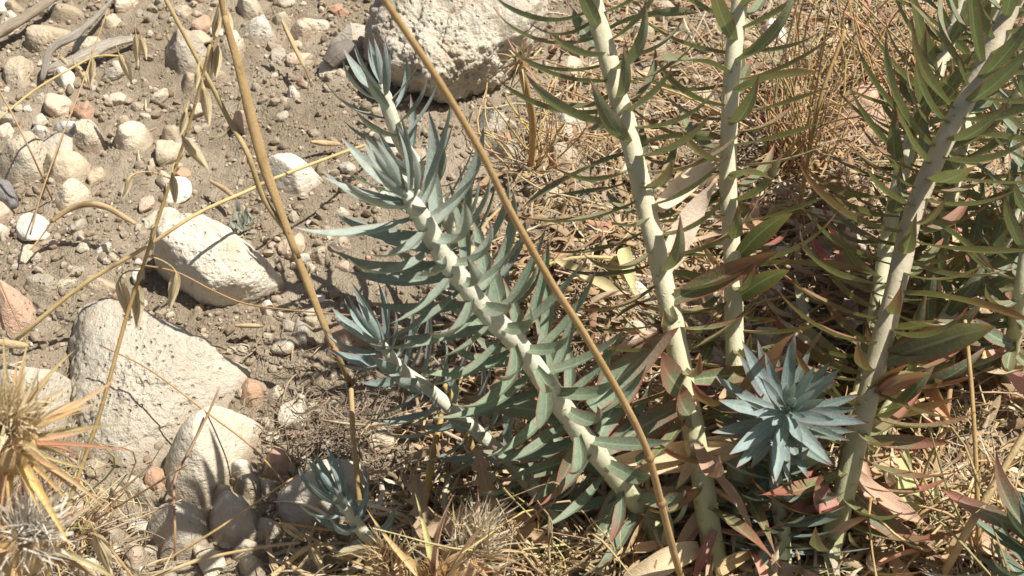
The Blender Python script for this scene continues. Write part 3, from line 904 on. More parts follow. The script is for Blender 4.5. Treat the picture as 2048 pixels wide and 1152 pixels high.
# rosette looking at the camera
c0 = PY(1562, 818, .430)
stJ = euphorbia('open blue grey rosette facing up on a short pale stem',
          [(1572, 1175, None), (1564, 1060, .415), (1552, 970, .428), (1550, 900, .440), (1556, 850, .442), c0 + Vector((0, -.012, .014))],
          .0042, .0030, 'leaf', .0011, .039, .014, .018, (10, 62, 92), ((.285, .380, .380), (.22, .31, .28)), .05, (.3, .55), .11, .2, seed=81, wsc=.86, curves=(0, 5, 0), tipspace=.55)
# leaves entering at the lower right corner
stK = euphorbia('dark green leafy shoot half out of view beside the pink edged leaves',
          [(2110, 1270, None), (2100, 1200, .375), (2082, 1110, .382), (2066, 1060, .388)], .0045, .0032, 'leaf', .0022, .040, .02, .02, (14, 62, 95), ((.16, .24, .17), (.12, .18, .11)), .05, (.4, .6), .2, .2, seed=95)

# leaves placed one by one: stem, base px, tip px, Y of base, Y of tip, width, colour, redness, dry?
def leaf_px(st, b, t, yb, yt, w, col, red=.6, dry=None, curve=1, up=(.3, -.55, .75), me=None):
    a, c = PY(b[0], b[1], yb), PY(t[0], t[1], yt)
    d = c - a
    if dry is not None:
        return put_leaf('dried_leaf', DRY[dry], st, a, d, up, d.length * 1.1, w, tuple(col) + (1,))
    return put_leaf('leaf', LEAF['olive'][curve], st, a, d, up, d.length * 1.08, w, tuple(col) + (red,))
TAN1, TAN2, ROSE, GRN = (.82, .64, .41), (.68, .50, .33), (.50, .22, .17), (.17, .22, .11)
for a in [
    (stA, (1225, 925), (1480, 870), .437, .42, 1.0, TAN1, 0, 4), (stA, (1240, 935), (1500, 900), .437, .42, 1.1, TAN1, 0, 0),
    (stA, (1280, 990), (1475, 1000), .43, .41, 1.1, TAN1, 0, 0), (stE, (1425, 1000), (1330, 1100), .42, .41, 1.1, TAN2, 0, 2),
    (stA, (1180, 815), (1340, 660), .455, .45, 1.25, (.21, .28, .17), .9), (stA, (1200, 870), (1300, 670), .45, .46, 1.2, (.21, .27, .16), .8),
    (stA, (1210, 900), (1390, 790), .445, .44, 1.15, (.20, .25, .15), .9), (stA, (1150, 850), (1060, 880), .45, .43, 1.3, (.21, .26, .18), .6),
    (stA, (1250, 960), (1180, 1130), .435, .40, 1.3, (.22, .28, .17), .7), (stA, (1270, 985), (1240, 1090), .43, .40, 1.7, (.22, .28, .17), 1.0),
    (stA, (1290, 1030), (1340, 1140), .428, .40, 1.5, (.24, .26, .16), 1.0), (stA, (1170, 880), (1110, 980), .45, .425, 1.6, (.20, .26, .15), .9),
    (stE, (1375, 760), (1560, 740), .455, .46, .9, (.16, .20, .08), .9), (stE, (1345, 600), (1560, 500), .475, .475, .9, (.20, .20, .08), 1.0),
    (stE, (1332, 540), (1410, 375), .485, .525, 1.2, (.80, .66, .52), 0, 0), (stE, (1312, 420), (1428, 300), .502, .545, 1.5, (.80, .68, .53), 0, 4),
    (stE, (1385, 800), (1290, 700), .448, .44, 1.3, (.20, .24, .12), 1.0), (stE, (1395, 850), (1330, 760), .44, .43, 1.3, (.24, .26, .14), 1.0),
    (stE, (1400, 880), (1360, 980), .436, .42, 1.2, TAN1, 0, 1), (stF, (1455, 170), (1465, 270), .56, .548, 1.8, TAN2, 0, 4),
    (stF, (1468, 600), (1590, 520), .492, .48, 1.0, (.16, .20, .07), .8), (stF, (1470, 520), (1585, 400), .507, .50, 1.0, (.15, .19, .07), .8),
    (stF, (1478, 880), (1540, 620), .45, .45, .9, ROSE, 1.0), (stG, (1750, 800), (1855, 715), .45, .44, 1.3, ROSE, 1.0),
    (stG, (1690, 985), (1860, 1120), .424, .40, 1.0, (.17, .19, .10), .9), (stG, (1700, 940), (1840, 1060), .43, .41, 1.1, (.62, .42, .30), 0, 0),
    (stK, (2072, 1085), (1950, 900), .384, .40, .7, (.19, .21, .12), .9), (stG, (1735, 880), (1900, 890), .44, .43, .9, (.28, .25, .14), 1.0),
    (stK, (2066, 1064), (1870, 985), .386, .40, .8, (.26, .26, .17), 1.0), (stP, (2024, 690), (1925, 640), .516, .51, 1.0, (.17, .23, .14), .8),
    (stG, (1780, 700), (1960, 650), .465, .45, 1.1, (.17, .21, .10), .8), (stG, (1770, 720), (2010, 640), .46, .44, 1.1, (.19, .22, .13), .8),
    (stG, (1720, 830), (1800, 700), .45, .45, 1.0, (.16, .20, .09), 1.0), (stG, (1680, 1000), (1560, 1020), .42, .41, 1.1, ROSE, 1.0),
    (stG, (1670, 1030), (1600, 940), .42, .41, 1.2, (.48, .24, .19), 1.0), (stG, (1660, 1080), (1740, 1000), .41, .40, 1.2, (.55, .34, .25), 1.0),
    (stJ, (1560, 1000), (1680, 990), .425, .42, 1.2, (.24, .32, .24), .2), (stJ, (1560, 960), (1470, 1010), .43, .42, 1.3, (.22, .30, .22), .2),
    (stJ, (1565, 1045), (1690, 1030), .415, .41, 1.1, (.24, .32, .24), .2), (stJ, (1560, 1060), (1500, 1150), .415, .395, 1.3, (.22, .30, .22), .2),
    (stJ, (1555, 940), (1670, 890), .433, .425, 1.2, (.25, .33, .28), .3), (stF, (1470, 1040), (1560, 1090), .425, .41, 1.1, (.17, .23, .13), .3),
    (stE, (1430, 1060), (1380, 1160), .41, .39, 1.1, ROSE, 1.0), (stF, (1485, 1090), (1590, 1060), .42, .41, 1.1, TAN2, 0, 2),
    (stB, (1060, 970), (960, 1010), .445, .43, 1.1, (.18, .25, .15), .8), (stA, (1190, 905), (1010, 960), .446, .43, .8, (.17, .23, .12), .7),
    (stA, (1185, 905), (1060, 1000), .446, .43, .9, (.19, .25, .13), .7), (stA, (1140, 830), (930, 800), .456, .45, .95, (.21, .27, .18), .8),
    (stI, (1800, 780), (1900, 760), .515, .50, 1.1, (.50, .26, .20), 1.0)]:
    a = list(a)
    if a[0] is stA:                                      # root them on the main stem
        a[3] = .430; a[4] = .430 + (.0002 if a[2][1] < a[1][1] else .00012) * (a[1][1] - a[2][1])
    leaf_px(*a)

# ------------------------------------------------------------------ dry stalks
def stalk(name, label, pts, r, cat='grass stalk', col=(.56, .38, .17), group=None, sides=7, n=40, nodes=(), mat='straw'):
    P = [Vector(q) if isinstance(q, Vector) else (G(q[0], q[1]) if q[2] is None else PY(*q)) for q in pts]
    C = catmull(P, n)
    e = empty(name, C[0]); tag(e, label, cat, group)
    r0, r1 = r if isinstance(r, tuple) else (r, r)
    rad = [lerp(r0, r1, i / (n - 1)) for i in range(n)]
    me, _ = tube('culm', C, rad, sides, M[mat], .1, len(label))
    obj('culm', me, e, (0, 0, 0), tuple(col) + (1,))
    for f in nodes:
        i = int(f * (n - 1)); d = (C[min(i + 1, n - 1)] - C[i - 1]).normalized()
        m2, o0 = tube('node', [C[i] - d * .0022, C[i] - d * .001, C[i] + d * .001, C[i] + d * .0022], [rad[i] * 1.05, rad[i] * 1.4, rad[i] * 1.4, rad[i] * 1.05], sides, M[mat])
        obj('node', m2, e, o0 - C[0], (.34, .2, .08, 1))
    return e, C, rad

GLUME = [leaf_mesh('glume', M['husk'], c, .30, .9, 0, .04, ([0, .08, .3, .55, .8, 1], [.35, .7, 1, .92, .5, .02]), 9, 6, seed=70 + i, curl=1.25) for i, c in enumerate((18, 32))]
def spikelet(e, at, tip, Y, Yt, w=1.0, link_from=None, col=(.74, .64, .42)):
    w *= 1.7
    """a hanging oat spikelet: pedicel and core with two papery glumes"""
    a, b = PY(at[0], at[1], Y), PY(tip[0], tip[1], Yt)
    d = b - a
    src = link_from if link_from is not None else a - d * .35
    pts = catmull([src, src.lerp(a, .55) + Vector((0, 0, .003)), a, a + d * .55], 10)
    me, o0 = tube('spikelet', pts, [.00035] * 6 + [.0007, .001, .0008, .0004], 5, M['straw'])
    sp = obj('spikelet', me, e, o0 - e.location, (.55, .42, .2, 1))
    view = (CAM - a).normalized()
    side = d.cross(view).normalized()
    for k, s in enumerate((1, -1)):
        g = put_leaf('glume', GLUME[k], None, a - o0, d.normalized() + side * (.09 * s), -side * s + view * .4, d.length * (1 - .06 * k), w, tuple(col) + (1,))
        g.parent = sp
    return sp

def near(C, px, py):
    return min(C, key=lambda q: (proj(q)[0] - px) ** 2 + (proj(q)[1] - py) ** 2)

# the long bent stalk in front of the main stem
stalk('dry_grass_stalk', 'long bare brown grass stalk slanting across the thick leaning stem',
      [(1372, 1185, None), (1345, 1095, .388), (1312, 965, .386), (1288, 885, .385), (1240, 790, .384), (1170, 670, .383), (1100, 560, .382), (1020, 420, .382), (960, 300, .382), (870, 150, .382), (770, 0, .382), (720, -90, .382)],
      (.0018, .0012), nodes=(.16, .245), col=(.50, .34, .16), n=60)
# sheathed stalk
e1, C1, _ = stalk('dry_grass_stalk', 'thick sheathed straw stalk standing between the angular white stone and the plant',
      [(700, 768, None), (680, 722, .53), (656, 670, .535), (608, 551, .545), (560, 425, .555), (520, 308, .565), (477, 137, .58), (455, 62, .585), (438, -20, .59)],
      (.0017, .0014), nodes=(.2, .47), col=(.44, .30, .14))
stalk('straw', 'bare straw stub standing beside the small blue rosette', [(722, 1040, None), (713, 936, .455), (706, 871, .468), (702, 778, .49)], (.0016, .0014), cat='straw', col=(.58, .42, .2), n=16)
for i, (f0, f1, rr, off) in enumerate(((.42, .93, .0033, .0006), (.22, .56, .0026, .0004))):
    k0, k1 = int(f0 * 39), int(f1 * 39)
    seg = [C1[k] + Vector((off, -.0004, 0)) for k in range(k0, k1 + 1)]
    m2, o0 = tube('leaf_sheath', seg, [rr * (1 - .45 * abs(2 * j / (len(seg) - 1) - .9)) for j in range(len(seg))], 9, M['straw'], .12, 5 + i, .6)
    obj('leaf_sheath', m2, e1, o0 - e1.location, (.47, .33, .16, 1))
br = [C1[int(.48 * 39)], PY(526, 394, .557), PY(496, 308, .562), PY(461, 246, .575), PY(427, 178, .58), PY(403, 133, .585), PY(332, 0, .60), PY(300, -60, .61)]
m2, o0 = tube('side_culm', catmull(br, 30), [lerp(.0017, .0010, i / 29) for i in range(30)], 7, M['straw'])
obj('side_culm', m2, e1, o0 - e1.location, (.50, .40, .2, 1))
for at, tp, w in (((440, 8), (428, 84), 1.25), ((452, 20), (462, 84), 1.0), ((424, 98), (418, 165), 1.0), ((436, 92), (432, 160), .8)):
    spikelet(e1, at, tp, .60, .585, w)
# oat stalk on the left, nearer
e2, C2, _ = stalk('oat_stalk', 'thin wild oat stalk with hanging husks before the pitted boulder',
      [(62, 1270, None), (96, 1151, .372), (137, 1011, .39), (191, 854, .41), (219, 758, .42), (253, 633, .435), (287, 530, .445), (325, 411, .455), (366, 290, .465), (398, 180, .472), (420, 90, .476)],
      (.0012, .0006), cat='oat stalk', nodes=(.25,), col=(.58, .42, .18))
for at, tp in (((407, 176), (420, 256)), ((372, 222), (360, 276)), ((366, 276), (420, 342)), ((262, 352), (243, 402)), ((345, 352), (352, 412)), ((352, 545), (340, 622)),
               ((238, 562), (262, 645)), ((274, 572), (277, 662)), ((302, 478), (306, 505)), ((396, 138), (392, 180))):
    spikelet(e2, at, tp, .448, .440, 1.0, near(C2, at[0], at[1] - 25))
# loose oat husks seen at the lower edge
e3, C3, _ = stalk('oat_stalk', 'short wild oat stalk with two fat husks below the cobbles', [(330, 1230, None), (270, 1160, .375), (215, 1090, .382), (188, 1068, .384)], (.0008, .0005), cat='oat stalk', n=16)
spikelet(e3, (192, 1072), (226, 1152), .384, .376, 1.3); spikelet(e3, (70, 1118), (98, 1170), .378, .37, 1.3)
e4, C4, _ = stalk('oat_stalk', 'dry oat stem with husks lying below the small blue rosette', [(820, 1210, None), (760, 1150, .392), (700, 1120, .398), (640, 1085, .408), (560, 1050, .418)], (.0009, .0006), cat='oat stalk', n=20)
spikelet(e4, (566, 1050), (612, 1082), .417, .412, 1.3); spikelet(e4, (620, 1088), (650, 1150), .408, .398, 1.2); spikelet(e4, (670, 1112), (760, 1092), .40, .40, .8)

# straight straws (label, points, r, colour)
for lab, pts, r, col in [
    ('yellow straw slanting over the angular white stone', [(20, 690, None), (51, 664, .562), (164, 571, .575), (294, 493, .585), (393, 428, .60), (495, 382, .625), (543, 359, .645), (697, 301, .70), (760, 282, .75)], .0013, (.66, .50, .23)),
    ('fine brown stem lying from the white stone towards the thick stalk', [(270, 528, .60), (352, 544, .59), (434, 585, .575), (513, 612, .566), (697, 630, .55), (760, 632, .55)], .0006, (.45, .27, .13)),
    ('yellow grass stem with drooping husks across the dry sticks', [(-30, 262, .70), (0, 236, .715), (68, 181, .74), (137, 140, .77), (191, 113, .79), (245, 112, .80)], .0009, (.64, .47, .20)),
    ('fine reddish stem running up beside the blocky cream stone', [(-20, 520, .60), (60, 700, None)], .0006, (.42, .24, .13)),
    ('thin straw rising past the dull tan stone', [(60, 470, .64), (85, 380, .66), (125, 270, .69), (160, 180, .72), (215, 20, .78)], .0006, (.50, .33, .17)),
    ('thin straw leaning across the stony patch', [(105, 400, None), (60, 300, .70), (20, 220, .72), (-20, 150, .74)], .0007, (.50, .33, .17)),
    ('long thin straw over the pitted boulder and big cobble', [(640, 1060, None), (520, 910, .465), (420, 830, .487), (300, 740, .51), (200, 690, .53)], .0006, (.50, .33, .17)),
    ('forked reddish stem standing over the large cream cobble', [(350, 1120, None), (350, 1060, .42), (350, 960, .445), (380, 900, .46), (415, 830, .475), (438, 778, .485)], .0008, (.40, .25, .16)),
    ('straw lying over the two grey cobbles', [(315, 1130, None), (400, 1080, .417), (470, 1035, .425), (580, 960, .45), (650, 925, .465)], .0007, (.58, .42, .2)),
    ('pale straw below the three cornered cobble', [(290, 1160, .396), (400, 1120, .406), (520, 1095, .412), (600, 1085, .412)], .0010, (.64, .50, .27)),
    ('broad yellow straw lying between the cobbles and the small rosette', [(510, 1180, .39), (560, 1140, .40), (600, 1105, .407), (640, 1085, .41)], .0017, (.66, .50, .25)),
    ('yellow bent straw beside the small blue rosette', [(548, 1046, .425), (600, 1052, .423), (660, 1060, .42), (700, 1056, .42)], .0008, (.62, .42, .14)),
    ('golden stalk standing behind the spiny dead leaf', [(835, 1100, None), (850, 1000, .437), (868, 900, .46), (884, 830, .475)], .0021, (.62, .42, .14)),
    ('golden bent stalk in front of the thin leaning stem', [(945, 900, .46), (930, 860, .462), (905, 800, .465), (890, 770, .468)], .0024, (.64, .46, .2)),
    ('straw lying level behind the tall stems', [(1350, 385, .70), (1500, 410, .69), (1640, 425, .68), (1760, 430, .675)], .0014, (.66, .50, .26)),
    ('second straw lying level behind the tall stems', [(1420, 400, .695), (1560, 420, .685), (1700, 452, .665)], .0010, (.62, .46, .24)),
    ('upright thin straw behind the pink edged leaf', [(1960, 1165, None), (1955, 1000, .42), (1945, 800, .45), (1930, 640, .48)], .0013, (.56, .38, .17)),
    ('thick pale straw slanting up before the dark green shoot', [(1868, 1185, None), (1930, 1070, .39), (2000, 950, .405), (2060, 850, .42)], .0022, (.62, .46, .24)),
    ('brown dead stem beside the stout brownish one', [(1655, 1170, None), (1668, 1060, .425), (1680, 960, .45), (1690, 880, .465)], .0030, (.52, .37, .2)),
    ('short cut straw stub standing in the litter', [(1790, 1150, None), (1800, 1100, .41), (1806, 1060, .415)], .0014, (.58, .42, .22)),
    ('thin curved straw beside the dried leaves', [(1765, 1165, None), (1740, 1070, .425), (1712, 1025, .43), (1700, 1010, .432)], .0010, (.60, .38, .22)),
    ('straw running under the grass tuft', [(1420, 640, .58), (1540, 600, .59), (1640, 590, .6), (1720, 575, .605)], .0009, (.60, .44, .22)),
    ('brown stem leaning in front of the grass tuft', [(1590, 470, None), (1610, 350, .69), (1640, 200, .70), (1690, 60, .72)], .0016, (.58, .38, .16)),
    ('dark dead stalk behind the upright thin straw', [(1870, 930, None), (1895, 820, .50), (1905, 720, .53), (1915, 640, .55)], .0018, (.36, .21, .10))]:
    stalk('straw', lab, pts, (r, r * .75), cat='straw', col=col, n=24, sides=6)
for at, tp in (((150, 128), (181, 176)), ((240, 110), (268, 170)), ((118, 112), (138, 130)), ((185, 118), (182, 175)), ((275, 70), (278, 135)), ((283, 75), (292, 120)), ((310, 138), (308, 160))):
    pass
husk_root = [o for o in COL.objects if o.get('label') == 'yellow grass stem with drooping husks across the dry sticks'][0]
for at, tp in (((150, 128), (181, 176)), ((240, 112), (268, 170)), ((118, 112), (138, 132)), ((185, 118), (182, 175)), ((272, 72), (276, 136)), ((283, 78), (294, 122))):
    spikelet(husk_root, at, tp, .785, .775, .9)

# cylindrical seed spikes
def spike(label, pts, r, tail=None, col=(.56, .42, .24)):
    P = [PY(*q) if q[2] else G(*q[:2]) for q in pts]
    C = catmull(P, 36)
    e = empty('seed_spike', C[0]); tag(e, label, 'seed head', None)
    rad = [r * math.sin(math.pi * (.06 + .9 * i / 35)) ** .35 for i in range(36)]
    me, _ = tube('spike', C, rad, 10, M['straw'], .35, len(label)); obj('spike', me, e, (0, 0, 0), tuple(col) + (1,))
    if tail:
        m2, o0 = tube('culm', catmull([C[0]] + [PY(*q) if q[2] else G(*q[:2]) for q in tail], 14), .0006, 5, M['straw'])
        obj('culm', m2, e, o0 - C[0], (.5, .34, .17, 1))
spike('curved bristly seed spike arching over soil near the angular white stone', [(103, 443, .66), (140, 418, .665), (175, 408, .665), (215, 416, .66), (270, 447, .65)], .0022, [(85, 470, .655), (60, 500, .645)])
spike('straight pale seed spike on a thin stem before the grey slab', [(608, 133, .845), (585, 86, .87), (563, 40, .885)], .0019, [(625, 175, None)])
spike('stubby seed spike lying on bare soil beside the yellow straw', [(470, 396, .695), (445, 376, .71), (420, 362, .72)], .0017)
spike('thin seed spike lying on the soil behind the wedge shaped stone', [(622, 284, .76), (650, 286, .765), (680, 288, .765)], .0018)
spike('small seed spike before the pale rounded stone', [(-10, 684, .52), (25, 688, .52), (55, 692, .52)], .0022)
spike('short seed spike lying by the upright oval pebble', [(470, 651, .575), (500, 652, .575), (526, 652, .575)], .0014)

# ------------------------------------------------------------------ weathered sticks
def stick(label, pts, rads, col=(.58, .52, .43), flat=.8):
    P = [G(a, b, z) for a, b, z in pts]
    C = catmull(P, 30)
    r = [float(np.interp(i / 29, np.linspace(0, 1, len(rads)), rads)) for i in range(30)]
    me, o0 = tube('stick', C, r, 12, M['wood'], .25, len(label), flat)
    o = obj('stick', me, None, o0, tuple(col) + (1,)); tag(o, label, 'stick')
stick('thick pale dry stick lying beside the forked grey stick', [(-40, 88, .012), (20, 52, .014), (70, 22, .014), (130, -20, .012)], [.006, .0055, .005, .004], (.52, .43, .31))
stick('forked grey stick lying over the flat tan stone', [(84, 162, .004), (102, 100, .018), (150, 70, .022), (185, 40, .018), (222, 2, .012)], [.0022, .0038, .0042, .0026, .002])
stick('weathered grey stick along the front of the long cream stone', [(92, 142, .006), (164, 114, .010), (220, 88, .012), (276, 76, .008)], [.0030, .0050, .0042, .0022])
stick('broken grey wood piece below the big blocky stone', [(-30, 372, .006), (10, 385, .008), (30, 412, .006)], [.006, .008, .003], (.36, .34, .33))
stick('dark bark scrap at the foot of the leaning grey slab', [(656, 128, .010), (676, 105, .016), (700, 85, .018)], [.006, .008, .004], (.26, .23, .20))

# ------------------------------------------------------------------ thistles
BR = [leaf_mesh('bract', M['dry'], c, .15, .8, 0, .05, ([0, .15, .4, .7, 1], [.8, 1, .7, .35, .01]), 9, 4, seed=50 + i, curl=1.0) for i, c in enumerate((-35, -15, 25, -60))]
def thistle(label, P, axis, R, nb, blen, col, fluff=(.74, .64, .44), nf=160, flen=.02, seed=0, stem_to=None, spread=(35, 130)):
    rnd = random.Random(seed)
    axis = Vector(axis).normalized()
    root = stem_to if stem_to is not None else Vector((P.x, P.y + .01, 0))
    e = empty('dry_thistle', root); tag(e, label, 'thistle', None)
    me, _ = tube('stalk', catmull([root, root.lerp(P, .5) + Vector((.004, 0, 0)), P - axis * R * .6], 14), [.0026] * 14, 7, M['straw'], .2, seed)
    obj('stalk', me, e, (0, 0, 0), (.56, .38, .18, 1))
    V, F = ICO[3]
    Q = np.array(basis(axis.orthogonal(), axis))
    body = (V * np.array([1, 1, 1.15]) * R * (1 + .12 * fbm(V * 4 + seed, 3))[:, None]) @ Q.T
    obj('flower_base', mesh_np('flower_base', body, None, F, mat=M['straw']), e, P - root, tuple(x * .8 for x in col) + (1,))
    A = axis.orthogonal().normalized(); B = axis.cross(A)
    for i in range(nb):
        az = i * 2.39996 + rnd.gauss(0, .2)
        t = math.radians(lerp(spread[0], spread[1], i / nb) + rnd.gauss(0, 8))
        D = axis * math.cos(t) + (A * math.cos(az) + B * math.sin(az)) * math.sin(t)
        p = P + D * R * .8
        L = blen * rnd.uniform(.55, 1.15)
        if p.z + D.z * L < .003: continue
        c = tuple(x * rnd.uniform(.8, 1.15) for x in col)
        put_leaf('bract', rnd.choice(BR), e, p, D, axis, L, rnd.uniform(.4, .95), c + (1,))
    # bristles: fine flat hairs, one joined part
    vs_, ts, cs = [], [], []
    for i in range(nf):
        az = rnd.uniform(0, 6.28); t = abs(rnd.gauss(0, .34)) + (.5 if rnd.random() < .12 else 0)
        D = axis * math.cos(t) + (A * math.cos(az) + B * math.sin(az)) * math.sin(t)
        p = (D * R * .6); L = flen * rnd.uniform(.25, 1.05)
        sd = D.cross(Vector((rnd.gauss(0, 1), rnd.gauss(0, 1), rnd.gauss(0, 1)))).normalized() * rnd.choice((.00025, .0003, .0005, .0009))
        k = len(vs_)
        bend = D + Vector((rnd.gauss(0, .5), rnd.gauss(0, .5), rnd.gauss(0, .5)))
        vs_ += [tuple(p + sd), tuple(p - sd), tuple(p + D * L * .6 + sd * .8), tuple(p + D * L * .6 - sd * .8), tuple(p + D * L * .6 + bend * L * .4)]
        ts += [(k, k + 1, k + 3), (k, k + 3, k + 2), (k + 2, k + 3, k + 4)]
        v = rnd.uniform(.75, 1.15); cs += [tuple(min(1, x * v) for x in fluff) + (1,)] * 5
    o = obj('bristles', mesh_np('bristles', vs_, None, ts, attrs={'col': cs}, mat=M['litter'], smooth=False), e, P - root)
    o['kind'] = 'stuff'
    return e
ORG = (.56, .33, .12)
thistle('large orange brown spiny thistle head above the white fluffy one', PY(18, 890, .33), (.25, -.1, .9), .011, 62, .036, (.68, .49, .26), nf=480, flen=.030, seed=1, fluff=(.84, .70, .44), stem_to=G(-90, 1250), spread=(25, 150))
thistle('paler thistle head bursting with white fluff under the orange one', PY(45, 1085, .31), (.45, -.2, .8), .012, 30, .030, (.62, .46, .24), (.86, .80, .68), 500, .024, 2, G(-60, 1300), (40, 150))
thistle('dry thistle head bristling with straw coloured fluff under the main stem', PY(925, 1120, .376), (.45, .1, .85), .010, 20, .030, (.74, .53, .34), (.86, .75, .54), 520, .028, 3, G(915, 1245), (25, 120))
thistle('small brown tufted thistle head below the small blue rosette', PY(780, 1150, .376), (-.1, .1, .95), .008, 16, .022, (.66, .50, .29), (.70, .53, .31), 420, .020, 4, G(770, 1240), (40, 130))
thistle('tan thistle head with long upright needles beside the straw fluff', PY(880, 1200, .355), (0, .2, .95), .011, 12, .050, (.74, .53, .34), (.62, .40, .18), 420, .017, 5, G(860, 1300), (10, 90))
thistle('small dry thistle head in front of the crumbly boulder', PY(1042, 125, .70), (.1, 0, 1), .0050, 26, .018, (.66, .50, .30), nf=120, flen=.012, seed=6, stem_to=G(1062, 345), spread=(20, 140))

# spiny dead leaves
def spiny_leaf(label, b, t, yb, yt, w, col, seed, up=(0, -.6, .8)):
    rs = random.Random(seed)
    xs = np.linspace(0, 1, 22)
    prof = ([float(x) for x in xs], [float((.35 + .65 * math.sin(math.pi * min(1, .1 + .9 * x))) * (1.0 if i % 4 in (0,) else (.35 if i % 4 == 2 else .62))) if x < .97 else .01 for i, x in enumerate(xs)])
    me = leaf_mesh('spiny_leaf', M['dry'], rs.uniform(-70, 60), .5, .5, rs.uniform(-40, 40), .5, prof, 24, 6, seed, rs.uniform(.3, 1.1))
    a, c = PY(b[0], b[1], yb), PY(t[0], t[1], yt)
    o = put_leaf('spiny_leaf', me, None, a, c - a, up, (c - a).length * 1.1, w, tuple(col) + (1,))
    tag(o, label, 'dead leaf')
spiny_leaf('upright spiny dead leaf in front of the thin leaning stem', (985, 1020), (958, 915), .425, .43, .8, (.48, .36, .24), 3)
spiny_leaf('broad curled spiny dead leaf above the fluffy thistle', (990, 1020), (835, 1060), .42, .405, .9, (.52, .38, .25), 6)
spiny_leaf('spiny dead leaf hanging beside the golden stalk', (830, 950), (850, 1070), .44, .41, .8, (.50, .37, .25), 9)
spiny_leaf('folded spiny dead leaf between thistle and leaning stem', (1000, 1020), (1095, 1090), .42, .40, .8, (.50, .34, .2), 12)

# ------------------------------------------------------------------ dry grass tufts
def tuft(label, base, tops, yb, rr, col, seed, spread=.012, jit=40, group=None):
    rnd = random.Random(seed)
    root = G(*base)
    e = empty('dry_grass_tuft', root); tag(e, label, 'grass', group)
    for px, py in tops:
        p0 = root + Vector((rnd.gauss(0, spread), rnd.gauss(0, spread * .7), 0)); p0.z = -.003
        Y = min(G(px, max(py, -60)).y - .03, root.y + rnd.uniform(-.05, .09)) if py > 40 else root.y + rnd.uniform(-.06, .10)
        p2 = PY(px + rnd.gauss(0, jit), py + rnd.gauss(0, jit * .6), Y)
        if p2.z < .004: p2.z = .006
        mid = p0.lerp(p2, .5) + Vector((rnd.gauss(0, .014), rnd.gauss(0, .014), .008))
        if rnd.random() < .3: p2 = mid + Vector((rnd.gauss(0, .03), rnd.gauss(0, .03), rnd.uniform(-.02, .01)))
        p2.z = max(p2.z, .004); mid.z = max(mid.z, .003)
        me, o0 = tube('blade', catmull([p0, mid, p2], 9), [rr * rnd.uniform(.6, 1.2) * (1 - .07 * i) for i in range(9)], 4, M['straw'], 0, 0, rnd.choice((.35, 1)))
        obj('blade', me, e, o0 - root, tuple(x * rnd.uniform(.75, 1.15) for x in col) + (1,))
rnd = random.Random(77)
tuft('upright tuft of dry yellow grass between the tall stems', (1590, 330), [(rnd.gauss(1600, 85), rnd.uniform(-120, 260)) for _ in range(85)], 0, .0010, (.60, .44, .23), 1, .016, 55)
tuft('loose dry grass clump behind the stout brownish stem', (1730, 180), [(rnd.gauss(1740, 90), rnd.uniform(-100, 120)) for _ in range(70)], 0, .0011, (.50, .35, .18), 2, .03)
tuft('dry grass clump beyond the crowded olive leaves', (1960, 230), [(rnd.gauss(1960, 90), rnd.uniform(-60, 180)) for _ in range(55)], 0, .0011, (.46, .33, .18), 3, .03)
tuft('low dry grass wisps beside the small dry thistle head', (1075, 330), [(rnd.gauss(1085, 70), rnd.uniform(150, 280)) for _ in range(34)], 0, .0009, (.62, .46, .24), 4, .012)
tuft('dry grass wisps between the stout stem and the dark green shoot', (1930, 1080), [(rnd.gauss(1900, 110), rnd.uniform(850, 1020)) for _ in range(40)], 0, .0011, (.54, .39, .2), 5, .02)
tuft('spiky straw wisps around the orange and white thistles', (120, 1100), [(rnd.gauss(170, 60), rnd.uniform(860, 1060)) for _ in range(46)], 0, .0008, (.66, .52, .3), 6, .012, 50)
tuft('straw wisps in front of the fluffy thistle', (1100, 1190), [(rnd.gauss(1060, 130), rnd.uniform(1010, 1130)) for _ in range(44)], 0, .0008, (.62, .48, .26), 7, .02, 30)

# grey woolly tuft behind the white stone
wt = empty('woolly_plant', G(482, 462)); tag(wt, 'small grey woolly plant tuft behind the angular white stone', 'plant')
rnd = random.Random(9)
for i in range(46):
    d = Vector((rnd.gauss(0, .8), rnd.gauss(0, .5), abs(rnd.gauss(.7, .4)))).normalized()
    p = wt.location + Vector((rnd.gauss(0, .005), rnd.gauss(0, .004), rnd.uniform(0, .008)))
    put_leaf('leaf', LEAF['leaf'][rnd.randrange(4)], wt, p, d, (0, 0, 1), rnd.uniform(.006, .012), 1.2, (.34, .35, .29, .0))

# white flakes
for lab, b in (('thin blue white shell flake beside the egg shaped stone', (103, 238, 158, 262)), ('shiny white flake lying behind the earthy tan slab', (142, 532, 186, 545))):
    stone('shell_flake', lab, b, H=.004, p=8, rough=.02, col=(.74, .76, .78), mat='smooth', sub=3, seed=300 + b[0], cat='flake')

